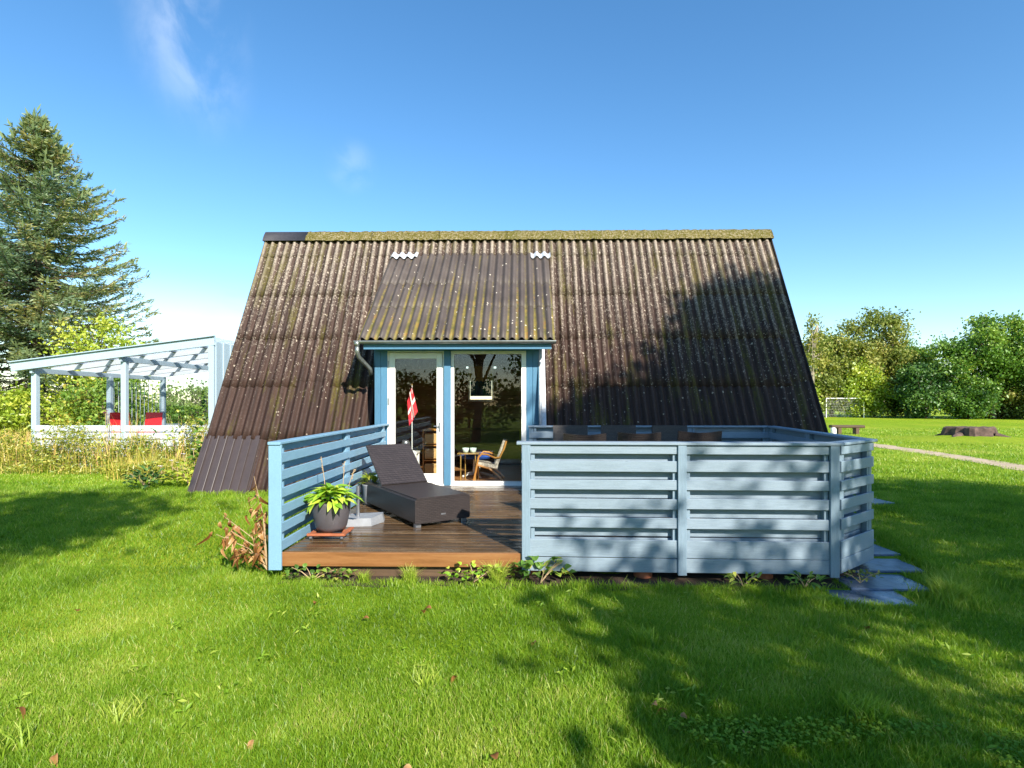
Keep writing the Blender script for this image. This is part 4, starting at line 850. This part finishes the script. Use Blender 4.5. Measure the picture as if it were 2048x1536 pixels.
for k, (x, yv, lab) in enumerate(((-27, 20.2, 'yellowing hedge shrub at the straw-grass side of the terrace'), (-21.5, 20, 'yellowing hedge shrub below the dark leafy tree'), (-16.6, 20, 'yellowing hedge shrub below the spruce branches'), (-11.5, 21, 'hedge shrub seen through the terrace rear glazing'))):
    tree('hedge_shrub', lab, (x, yv, 0), 2.2, [(-1.4, 0, 1.1, 1.7, .9, 1.05), (1.4, 0, 1.05, 1.7, .9, 1.0)], 'leafbright' if k != 3 else 'leafgreen', 7500, .13, clusters=110, cl_r=.26, trunk_r=.05, cat='hedge', group='hedge behind the terrace', tint_shift=-.05)
# field-side row of trees
gr = 'trees along the far side of the field'
tree('birch_tree', 'thin weeping birch top beside the house verge', (26.4, 50, 0), 9.6, [(-.6, 0, 7.6, 1.1, .9, 1.5), (.7, 0, 5.9, .8, .8, 1.3), (-1.2, 0, 5, 1.0, 1, 1.5)], 'leafolive', 2300, .26, gr, .14, 8.4, 'barkpale', 26, .30, droop=(0, 0, -1.3), flat=1.5)
tree('olive_leaved_tree', 'rounded olive-leaved tree behind the pale hedge', (31.2, 56, 0), 9, [(0, 0, 5.6, 2.9, 2.5, 2.8), (1.8, 0, 5.2, 2.3, 2.2, 2.3)], 'leafolive', 12000, .27, gr, .2, 6.5, clusters=80, cl_r=.5)
tree('olive_leaved_tree', 'tallest olive-leaved tree with a rounded top behind the pale hedge', (36.0, 57, 0), 11.3, [(0, 0, 7.4, 2.9, 2.6, 3.6), (-.5, 0, 4.2, 3.0, 2.4, 2.8), (1.8, 0, 6.2, 2.0, 2, 2.4)], 'leafolive', 18000, .27, gr, .24, 8, clusters=120, cl_r=.52)
tree('broadleaf_tree', 'large dark green broadleaf tree with visible trunk across the field', (42.2, 50, 0), 10.4, [(.2, 0, 8.2, 1.9, 1.9, 2.0), (-.3, 0, 6.3, 3.9, 3, 1.7), (1.5, 0, 5, 3.6, 3, 1.8), (-2.2, 0, 4.4, 2.8, 2.2, 1.5)], 'leafgreen', 26000, .25, gr, .3, 8, clusters=150, cl_r=.48)
tree('broadleaf_tree', 'broadleaf tree with a bare gap below its crown past the large one', (48.6, 47.5, 0), 9.6, [(0, 0, 6.2, 3.0, 2.6, 3.1), (-1.2, 0, 3.2, 2.2, 2, 2.2)], 'leafgreen', 15000, .26, gr, .24, 7, clusters=100, cl_r=.5)
tree('olive_leaved_tree', 'greenish tree in the dip between the olive trees and the large one', (40.2, 58, 0), 8.4, [(0, 0, 5.2, 2.6, 2.2, 2.8)], 'leafgreen', 9000, .26, gr, .2, 6, clusters=70, cl_r=.5)
tree('dark_shrub', 'dark green conifer-like shrub between pale hedge and large tree', (36.6, 50.5, 0), 5, [(0, 0, 2.5, 1.8, 1.6, 2.5)], 'leafdark', 9000, .24, 'shrubs along the far side of the field', .12, clusters=60, cl_r=.42, cat='shrub')
tree('dark_shrub', 'dark spreading shrub under the large broadleaf tree', (39.7, 49.6, 0), 4, [(0, 0, 1.9, 2.3, 1.6, 1.9)], 'leafgreen', 9000, .24, 'shrubs along the far side of the field', .12, clusters=70, cl_r=.42, cat='shrub', tint_shift=-.2)
tree('dark_shrub', 'low mixed shrub at the foot of the large broadleaf trunk', (43.6, 50.8, 0), 3, [(0, 0, 1.3, 2.6, 1.5, 1.4)], 'leafolive', 8500, .22, 'shrubs along the far side of the field', .1, clusters=60, cl_r=.38, cat='shrub')
tree('dark_shrub', 'dense dark shrub mass filling the edge past the large tree', (46.2, 46.4, 0), 4, [(0, 0, 1.9, 2.7, 1.6, 2.1)], 'leafgreen', 11000, .23, 'shrubs along the far side of the field', .12, clusters=80, cl_r=.4, cat='shrub', tint_shift=-.15)
tree('dark_shrub', 'dense shrub closing the row at the field corner', (50.8, 45.4, 0), 4, [(0, 0, 1.9, 2.8, 1.6, 2.1)], 'leafdark', 9000, .24, 'shrubs along the far side of the field', .12, clusters=80, cl_r=.4, cat='shrub')
for x, yv, lab, mt in ((26.9, 55, 'pale yellow-green hedge bush next to the house verge', 'leafbright'), (30.2, 55.2, 'pale olive hedge bush behind the football goal', 'leafolive'), (33.4, 54.6, 'pale yellow-green hedge bush with sunlit top beside the dark shrub', 'leafbright'), (38.6, 57.5, 'pale hedge bush in the gap beside the tallest olive-leaved tree', 'leafolive'), (46.5, 53, 'pale bush filling the gap behind the large broadleaf tree', 'leafolive'), (22.5, 56, 'pale hedge bush mostly hidden by the house roof', 'leafbright')):
    tree('hedge_bush', lab, (x, yv, 0), 5, [(0, 0, 2.6, 2.2, 1.7, 2.5)], mt, 12000, .23, 'pale hedge bushes along the field', .12, clusters=90, cl_r=.42, cat='bush', tint_shift=-.02)
# garden trees behind the viewpoint: their shadows fall on lawn, fence and roof
tree('garden_tree', 'large spreading garden tree shading the roof and fence', (11.6, -3.4, -.2), 15.4, [(.1, 0, 8.8, 4.6, 2.4, 3.2, .62), (1.0, 0, 12.3, 2.0, 1.8, 2.3, 1.5), (-1.6, 0, 10.6, 2.2, 1.8, 1.6), (-4.4, 0, 6.0, 2.1, 2.0, 1.7, .45), (3.8, 0, 7.6, 3.4, 2.4, 2.5, .2), (-5.4, 0, 4.5, 1.9, 1.8, 1.3, .55), (-2.7, 0, 11.1, 1.0, .8, .6, 2.2), (0, 0, 11.2, 2.4, 1.4, 1.3, 1.8)], 'leafgreen', 60000, .21, 'garden trees on the near lawn', .38, 11, clusters=290, cl_r=.36, thin_below=9.6)
tree('garden_tree', 'smaller garden tree shading the lawn beside the terrace', (-2.0, -4.6, -.2), 10, [(.9, 0, 8.8, 2.5, 1.3, .9), (-2.0, 0, 8.5, 2.6, 1.5, 1.3), (2.8, .4, 9.1, .8, .8, .5), (.6, 0, 7.3, 1.1, .9, .6)], 'leafgreen', 13000, .20, 'garden trees on the near lawn', .2, 6.5, clusters=100, cl_r=.38)
tree('garden_tree', 'dense garden tree on the far edge of the near lawn', (3.0, -15, -.2), 9, [(0, 0, 5.2, 3.6, 2.2, 3.4)], 'leafdark', 9000, .26, 'garden trees on the near lawn', .28, 6.5, clusters=100, cl_r=.5)
for x in (-18, -10.5, -3.5, 9.5, 17): tree('boundary_shrub', 'boundary hedge shrub on the far edge of the near lawn', (x, -17, -.2), 4, [(-1.8, 0, 1.9, 2.2, 1.2, 1.9), (1.8, 0, 1.9, 2.2, 1.2, 1.9)], 'leafdark', 4500, .26, 'boundary hedge of the near lawn', .1, clusters=70, cl_r=.42, cat='hedge')

# ------------------------------------------------------------------ grass and weeds
def in_house(x, y): return (x > -5.62) & (x < 5.4) & (y > 9.06) & (y < 14.8)
def in_deck(x, y):
    xr = np.where(y < 5.76, 2.95+(np.clip(y, 5.28, 9)-5.3)/.46*.62, 3.56+(y-5.76)*.11)+.02
    return (x > -2.36) & (x < xr) & (y > np.where(x > .1, 5.14, 5.25)+.05*snoise(x, y*0, 2.6, 51)+.02*snoise(x, y*0, 9, 52)) & (y < 9.7)
def in_slab(x, y):
    r = np.zeros_like(x, bool)
    for (sx, sy, w, d, a) in SLABS:
        c, s = math.cos(R(a)), math.sin(R(a)); u = (x-sx)*c+(y-sy)*s; v = -(x-sx)*s+(y-sy)*c; r |= (np.abs(u) < w/2-.012+.02*snoise(x, y, 7, 71)) & (np.abs(v) < d/2+.004)
    return r
PA = np.array(PATH)
def in_path(x, y, w=.42): xc = np.interp(y, PA[:, 1], PA[:, 0]); return (np.abs(x-xc) < w) & (y > 3) & (y < 36)
def blades(x, y, h, w, tint, lean=.5, seg=True, z=None):
    n = len(x); z = gz(x, y) if z is None else z; a = RNG.random(n)*2*np.pi; b = RNG.random(n)*2*np.pi; ln = h*lean*(.25+RNG.random(n))
    p = np.stack([x, y, z-.004], 1); r = np.stack([np.cos(a), np.sin(a), np.zeros(n)], 1)*w[:, None]*.5; d = np.stack([np.cos(b), np.sin(b), np.zeros(n)], 1)*ln[:, None]; up = np.zeros((n, 3)); up[:, 2] = h
    if seg:
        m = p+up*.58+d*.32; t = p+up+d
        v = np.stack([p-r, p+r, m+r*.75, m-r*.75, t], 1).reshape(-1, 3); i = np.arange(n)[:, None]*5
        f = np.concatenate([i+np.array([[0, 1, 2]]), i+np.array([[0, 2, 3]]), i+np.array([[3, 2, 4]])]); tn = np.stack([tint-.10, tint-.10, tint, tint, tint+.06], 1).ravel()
    else:
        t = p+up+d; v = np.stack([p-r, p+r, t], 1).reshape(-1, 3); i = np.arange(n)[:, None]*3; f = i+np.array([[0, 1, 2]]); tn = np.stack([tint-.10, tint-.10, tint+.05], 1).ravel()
    return v, f, np.clip(tn, 0, 1)
def scatter(n, y0, y1, slope=1.02, pad=.8, xlim=None):
    y = y0+(y1-y0)*RNG.random(n); W_ = slope*y+pad; Wm = slope*y1+pad; k = RNG.random(n) < W_/Wm; y = y[k]; W_ = W_[k]; x = (RNG.random(len(y))*2-1)*W_-.02*y; return x, y
def keep(x, y): return ~(in_house(x, y) | in_deck(x, y) | in_slab(x, y) | in_path(x, y))
VS, FS, TS, off = [], [], [], 0
def push(t):
    global off
    v, f, tn = t; VS.append(v); FS.append(f+off); TS.append(tn); off += len(v)
def gt(x, y): return np.clip(.38+.20*snoise(x, y, .55, 1)+.15*snoise(x, y, 2.2, 2)+.42*(RNG.random(len(x))-.5)+np.where(RNG.random(len(x)) < .06, .45, 0)+np.clip((y-9)*.02, 0, .15)+np.where(snoise(x, y, 1.3, 61)+.5*snoise(x, y, 5, 62) > 1.05, .28*RNG.random(len(x)), 0), 0, 1)
def gh(x, y): return 1+.28*snoise(x, y, 1.1, 5)
for (n, y0, y1, h, w, seg) in ((360000, 1.9, 3.6, .042, .0034, True), (300000, 3.6, 5.6, .044, .0046, False), (300000, 5.6, 10.0, .052, .0075, False), (230000, 10.0, 18, .055, .014, False), (110000, 18, 32, .06, .028, False)):
    x, y = scatter(n, y0, y1); k = keep(x, y)
    if y0 > 9: k &= ~((x < -6) & (y > 12.6) & (x > -12.3))
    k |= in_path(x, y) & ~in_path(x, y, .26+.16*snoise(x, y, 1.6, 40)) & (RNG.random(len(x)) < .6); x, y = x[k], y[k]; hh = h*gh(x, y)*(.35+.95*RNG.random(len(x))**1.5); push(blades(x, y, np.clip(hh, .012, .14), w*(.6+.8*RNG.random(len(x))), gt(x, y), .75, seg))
# longer tufts against the deck, the fence, the slabs and the roof edge
def line_tufts(p0, p1, n, h, w, spread, tl=.35, tr=.3, lean=.7):
    u = RNG.random(n); u = np.clip(u+.04*np.sin(u*40), 0, 1); x = p0[0]+(p1[0]-p0[0])*u+RNG.normal(size=n)*spread; y = p0[1]+(p1[1]-p0[1])*u+RNG.normal(size=n)*spread
    k = ~in_slab(x, y); x, y = x[k], y[k]; hh = h*(.35+.9*RNG.random(len(x)))*(.6+.5*np.abs(snoise(x, y, 3, 9))); push(blades(x, y, hh, w*(.6+.8*RNG.random(len(x))), np.clip(tl+tr*RNG.random(len(x)), 0, 1), lean, True))
line_tufts((-2.4, 5.18), (2.9, 5.02), 3600, .075, .006, .04); line_tufts((.2, 5.06), (2.9, 5.0), 420, .13, .007, .04, .3, .35)
line_tufts((-5.6, 9.0), (-2.45, 9.05), 4500, .11, .008, .05); line_tufts((-2.47, 5.3), (-2.47, 9.2), 3000, .12, .006, .05)
line_tufts((3.62, 4.72), (4.25, 5.5), 2600, .14, .006, .13, .35, .4); line_tufts((4.15, 5.6), (4.45, 7.0), 2400, .10, .006, .06, .2, .3); line_tufts((2.5, 4.78), (3.3, 4.62), 1800, .10, .006, .06)
for (cx_, cy_, n, h, r, tl) in ((-1.05, 5.2, 200, .18, .05, .5), (-.22, 5.18, 300, .22, .05, .55), (-1.5, 5.22, 120, .12, .05, .4), (3.75, 4.9, 500, .20, .12, .5), (.9, 4.0, 160, .12, .08, .3), (1.9, 3.1, 260, .13, .11, .35), (-2.2, 3.0, 180, .11, .1, .55), (-2.6, 2.7, 200, .12, .12, .45), (3.1, 3.2, 300, .12, .16, .3), (-.6, 3.4, 120, .10, .08, .5)):
    a = RNG.random(n)*6.28; rr = r*np.sqrt(RNG.random(n)); push(blades(cx_+rr*np.cos(a), cy_+rr*np.sin(a), h*(.4+.7*RNG.random(n)), .007*(.6+.8*RNG.random(n)), np.clip(tl+.3*RNG.random(n), 0, 1), .8, True))
go = put('grass', np_mesh('grass', np.concatenate(VS), np.concatenate(FS), np.concatenate(TS)), MAT['grass']); tag(go, 'short sunlit lawn grass covering the garden and field', 'grass', kind='stuff')
# broad-leaved weeds dotted through the near lawn
n = 520; cxw = np.repeat((RNG.random(65)*2-1)*3.4, 8); cyw = np.repeat(2.0+RNG.random(65)*3.0, 8); x = cxw+RNG.normal(size=n)*.035; y = cyw+RNG.normal(size=n)*.035; k = keep(x, y); x, y = x[k], y[k]
v, f, tn = leaf_cards(np.stack([x, y, gz(x, y)+.022+.02*RNG.random(len(x))], 1), .05, .5, .30, .25+.5*RNG.random(len(x)))
tag(put('lawn_weeds', np_mesh('lawn_weeds', v, f, tn), MAT['grass']), 'broad-leaved weeds dotted through the near lawn', 'weeds', kind='stuff')
# clover mat in the near corner
n = 9000; x, y = scatter(n*3, 1.95, 3.0); k = (snoise(x, y, .9, 21)+.35*x > .35); x, y = x[k][:n], y[k][:n]
v, f, tn = leaf_cards(np.stack([x, y, gz(x, y)+.02+.035*RNG.random(len(x))], 1), .019, 1.6, .95, .15+.4*RNG.random(len(x)))
tag(put('clover', np_mesh('clover', v, f, tn), MAT['grass']), 'low clover mat in the shaded near lawn', 'clover', kind='stuff')
# straw-coloured weeds in front of the terrace parapet
VS, FS, TS, off = [], [], [], 0
def weed_mass(n, xr, yr, hfun, tl, tr, leafn, lsize, ltint):
    x = xr[0]+(xr[1]-xr[0])*RNG.random(n); y = yr[0]+(yr[1]-yr[0])*RNG.random(n); k = ~in_house(x, y); x, y = x[k], y[k]; h = hfun(x)*(.35+.75*RNG.random(len(x)))
    push(blades(x, y, h, .012*(.6+.8*RNG.random(len(x))), np.clip(tl+tr*RNG.random(len(x)), 0, 1), .35, True))
    m = leafn; x = xr[0]+(xr[1]-xr[0])*RNG.random(m); y = yr[0]+(yr[1]-yr[0])*RNG.random(m); k = ~in_house(x, y); x, y = x[k], y[k]; c = RNG.random(len(x)); z = hfun(x)*np.sqrt(c)*.95*np.clip(.6+.7*snoise(x, y*0, 1.6, 31), .25, 1.2)
    push(leaf_cards(np.stack([x, y, z], 1), lsize, .2, .35, np.clip(ltint+.45*RNG.random(len(x)), 0, 1)))
hf = lambda x: np.clip(.80+.62*snoise(x, x*0, 1.5, 17)+.30*np.exp(-((x+7.6)/.5)**2)+.12*np.exp(-((x+9.4)/.6)**2), .14, 1.5)
weed_mass(1000, (-12.4, -6.0), (12.0, 12.84), hf, .15, .8, 9500, .075, .0)
weed_mass(450, (-12.6, -6.6), (11.4, 12.2), lambda x: .24+.16*snoise(x, x*0, 1.9, 19), .1, .8, 4200, .07, .05)
weed_mass(1500, (-8.2, -6.1), (10.6, 11.8), lambda x: .5+.2*snoise(x, x*0, 1.9, 23), .2, .5, 4500, .075, .05)
tag(put('tall_weeds', np_mesh('tall_weeds', np.concatenate(VS), np.concatenate(FS), np.concatenate(TS)), MAT['weed']), 'straw-yellow tall weeds growing against the terrace parapet', 'weeds', kind='stuff')
VS, FS, TS, off = [], [], [], 0
n = 26000; x = -30+18.5*RNG.random(n); y = 13.2+6.4*RNG.random(n); k = (y-13) > (x+12)*-.05; x, y = x[k], y[k]
push(blades(x, y, .55*(.4+.8*RNG.random(len(x)))*np.clip((y-12.6)/2.5, .3, 1), .018*(.6+.8*RNG.random(len(x))), np.clip(.45+.35*RNG.random(len(x)), 0, 1), .5, True))
tag(put('tall_dry_grass', np_mesh('tall_dry_grass', np.concatenate(VS), np.concatenate(FS), np.concatenate(TS)), MAT['weed']), 'tall dry grass beside the covered terrace', 'grass', kind='stuff')
def leafy_plant(name, label, loc, w, d, h, n, mat, L, Wd, cat='plant', group=None, k=6, tilt=(5, 60)):
    t = thing(name, label, cat, loc, 0, group); ls = leaf_set('leaf', k, L, Wd, .5, MAT[mat])
    st = MB()
    for i in range(max(4, n//14)):
        a = random.uniform(0, 6.28); st.tube([(0, 0, -.02), (w*.2*math.cos(a), d*.2*math.sin(a), h*.5), (w*.4*math.cos(a), d*.4*math.sin(a), h*.85)], [.006, .004, .002], 5)
    put('stems', st, MAT['flowerstalk'], t)
    for i in range(n):
        a = random.uniform(0, 6.28); r = math.sqrt(random.random()); z = h*(.15+.85*random.random()*math.sqrt(max(0, 1-r*r*.8)))
        put('leaf', ls[i % k], None, t, loc=(w*.5*r*math.cos(a), d*.5*r*math.sin(a), z), rot=(random.uniform(-.5, .5), -R(random.uniform(*tilt)), a+random.uniform(-.6, .6)))
    return t
leafy_plant('leafy_perennial', 'dark green low leafy plant at the lawn edge below white flowers', (-6.72, 9.75, 0), .75, .6, .34, 110, 'leafdark', .10, .06)
leafy_plant('leafy_perennial', 'bright yellow-green plant tucked against the patched roof corner', (-6.05, 9.95, 0), .85, .6, .46, 130, 'leafbright', .11, .06)
leafy_plant('climbing_plant', 'round-leaved green climber rising along the roof verge', (-6.35, 10.9, 0), .5, .4, 1.15, 70, 'leafgreen', .13, .11)
for x_, y_, h_, w_, n_, mt_, lb_ in ((-7.75, 12.3, 1.45, .7, 90, 'leafbright', 'tall yellowing weed clump in front of the red corner chair'), (-8.45, 12.35, .95, .8, 90, 'leafgreen', 'rounded green weed clump against the parapet, next to the tall yellowing one'), (-9.35, 12.4, 1.15, .45, 60, 'leafbright', 'slender weed clump climbing the middle terrace post'), (-10.5, 12.35, .7, .9, 80, 'leafolive', 'low olive weed clump halfway between the terrace posts'), (-11.5, 12.4, 1.0, .6, 70, 'leafbright', 'yellow-green weed clump at the outer terrace post')):
    leafy_plant('tall_weed', lb_, (x_, y_, 0), w_, .5, h_, n_, mt_, .10, .045, 'weed', 'weed clumps along the terrace parapet', 5, (-40, 70))
leafy_plant('ivy_clump', 'small ivy clump at the fence post beside the deck step', (.18, 5.20, -.14), .55, .16, .22, 60, 'leafgreen', .075, .06, k=5)
leafy_plant('creeping_plant', 'light green creeping plant under the deck edge', (-.45, 5.20, -.14), .65, .18, .16, 60, 'hosta', .06, .045, k=5)
leafy_plant('creeping_plant', 'small dark creeping plant below the railing post', (-2.0, 5.22, -.14), .8, .14, .11, 50, 'leafgreen', .06, .045, k=5)
leafy_plant('broadleaf_weed', 'rosette weed growing under the fence boards', (2.05, 5.12, -.14), .30, .16, .10, 26, 'leafbright', .085, .03, k=4)
leafy_plant('broadleaf_weed', 'rosette weed with upright leaves beside the fence footing', (2.6, 5.10, -.14), .30, .16, .10, 26, 'leafgreen', .085, .03, k=4)
leafy_plant('mossy_clump', 'mossy yellow clump under the angled fence panel', (3.18, 5.22, -.13), .42, .2, .09, 60, 'leafolive', .04, .02, k=4)
# dead shrub by the railing post
ds_ = thing('dead_shrub', 'withered shrub with curled brown leaves beside the railing post', 'shrub', (-2.52, 5.42, -.13)); m = MB()
tips = [(-.09, -.1, .95), (-.12, -.05, .62), (-.30, -.12, .42), (-.44, -.02, .55), (-.52, 0, .36), (-.05, -.12, .50), (-.16, .1, .80), (-.22, -.1, .25), (-.04, -.13, .30)]
for tx, ty, tz in tips: m.tube([(0, 0, 0), (tx*.35, ty*.4, tz*.6), (tx, ty, tz)], [.007, .005, .002], 5)
put('stems', m, MAT['flowerstalk'], ds_); dl_ = leaf_set('leaf', 7, .085, .032, 1.3, MAT['deadleaf'])
for tx, ty, tz in tips:
    for k in range(12):
        u = random.uniform(.5, 1.05); put('leaf', dl_[random.randrange(7)], None, ds_, loc=(tx*u+random.uniform(-.05, .05), ty*u+random.uniform(-.05, .05), tz*u+random.uniform(-.05, .03)), rot=(random.uniform(-1.2, 1.2), R(random.uniform(20, 95)), random.uniform(0, 6.28)))
# flowers among the weeds
def flower(loc, mat, r, lab, name='garden_flower', grp=None):
    t = thing(name, lab, 'flower', (loc[0], loc[1], 0), 0, grp); put('stem', MB().tube([(0, 0, 0), (.02, 0, loc[2]*.5), (0, 0, loc[2])], .006, 5), MAT['flowerstalk'], t); m = MB()
    for k in range(7):
        a = k*.897; m.add([(0, 0, loc[2]), (r*math.cos(a-.3), r*math.sin(a-.3)*.6-.02, loc[2]+r*.5), (r*1.2*math.cos(a), r*1.2*math.sin(a)*.6-.02, loc[2]+r*.55), (r*math.cos(a+.3), r*math.sin(a+.3)*.6-.02, loc[2]+r*.5)], [(0, 1, 2, 3)])
    put('petals', m, mat, t)
for x, y, z in ((-6.75, 10.5, .40), (-6.62, 10.45, .36), (-6.9, 10.4, .30), (-6.55, 10.55, .52), (-6.45, 10.7, .60)): flower((x, y, z), MAT['flower_white'], .045, 'pale white flower in the weeds above the dark green plant', 'white_flower', 'white flowers by the roof corner')
for x, z in ((-9.62, 1.33), (-9.58, 1.24), (-9.66, 1.28)): flower((x, 12.6, z), MAT['flower_pink'], .05, 'purple-pink flower head near the middle terrace post', 'pink_flower', 'pink flowers by the terrace post')
# fallen leaves on the lawn
fl_ = leaf_set('fallen_leaf', 6, .062, .036, 1.0, MAT['deadleaf'])
spots = [(-.80, 4.45), (-.74, 4.5), (-1.75, 4.6), (-2.25, 2.62), (-2.1, 2.45), (-.55, 2.55), (-.12, 2.62), (.42, 2.45), (.80, 3.05), (.86, 3.0), (.76, 3.1), (1.15, 2.85), (-3.6, 4.4), (-2.8, 3.0), (-.40, 3.4), (.1, 3.9), (-1.35, 2.75), (-.95, 2.42), (2.6, 4.2), (2.3, 2.5), (-1.2, 4.3), (.55, 2.35), (.72, 2.33)]
for i, (x, y) in enumerate(spots):
    o = put('fallen_leaf', fl_[i % 6], None, loc=(x, y, gzf(x, y)+.045), rot=(random.uniform(-.5, .5), random.uniform(-.3, .5), random.uniform(0, 6.28))); tag(o, 'curled brown fallen leaf lying on the lawn', 'leaf', 'fallen leaves on the lawn')
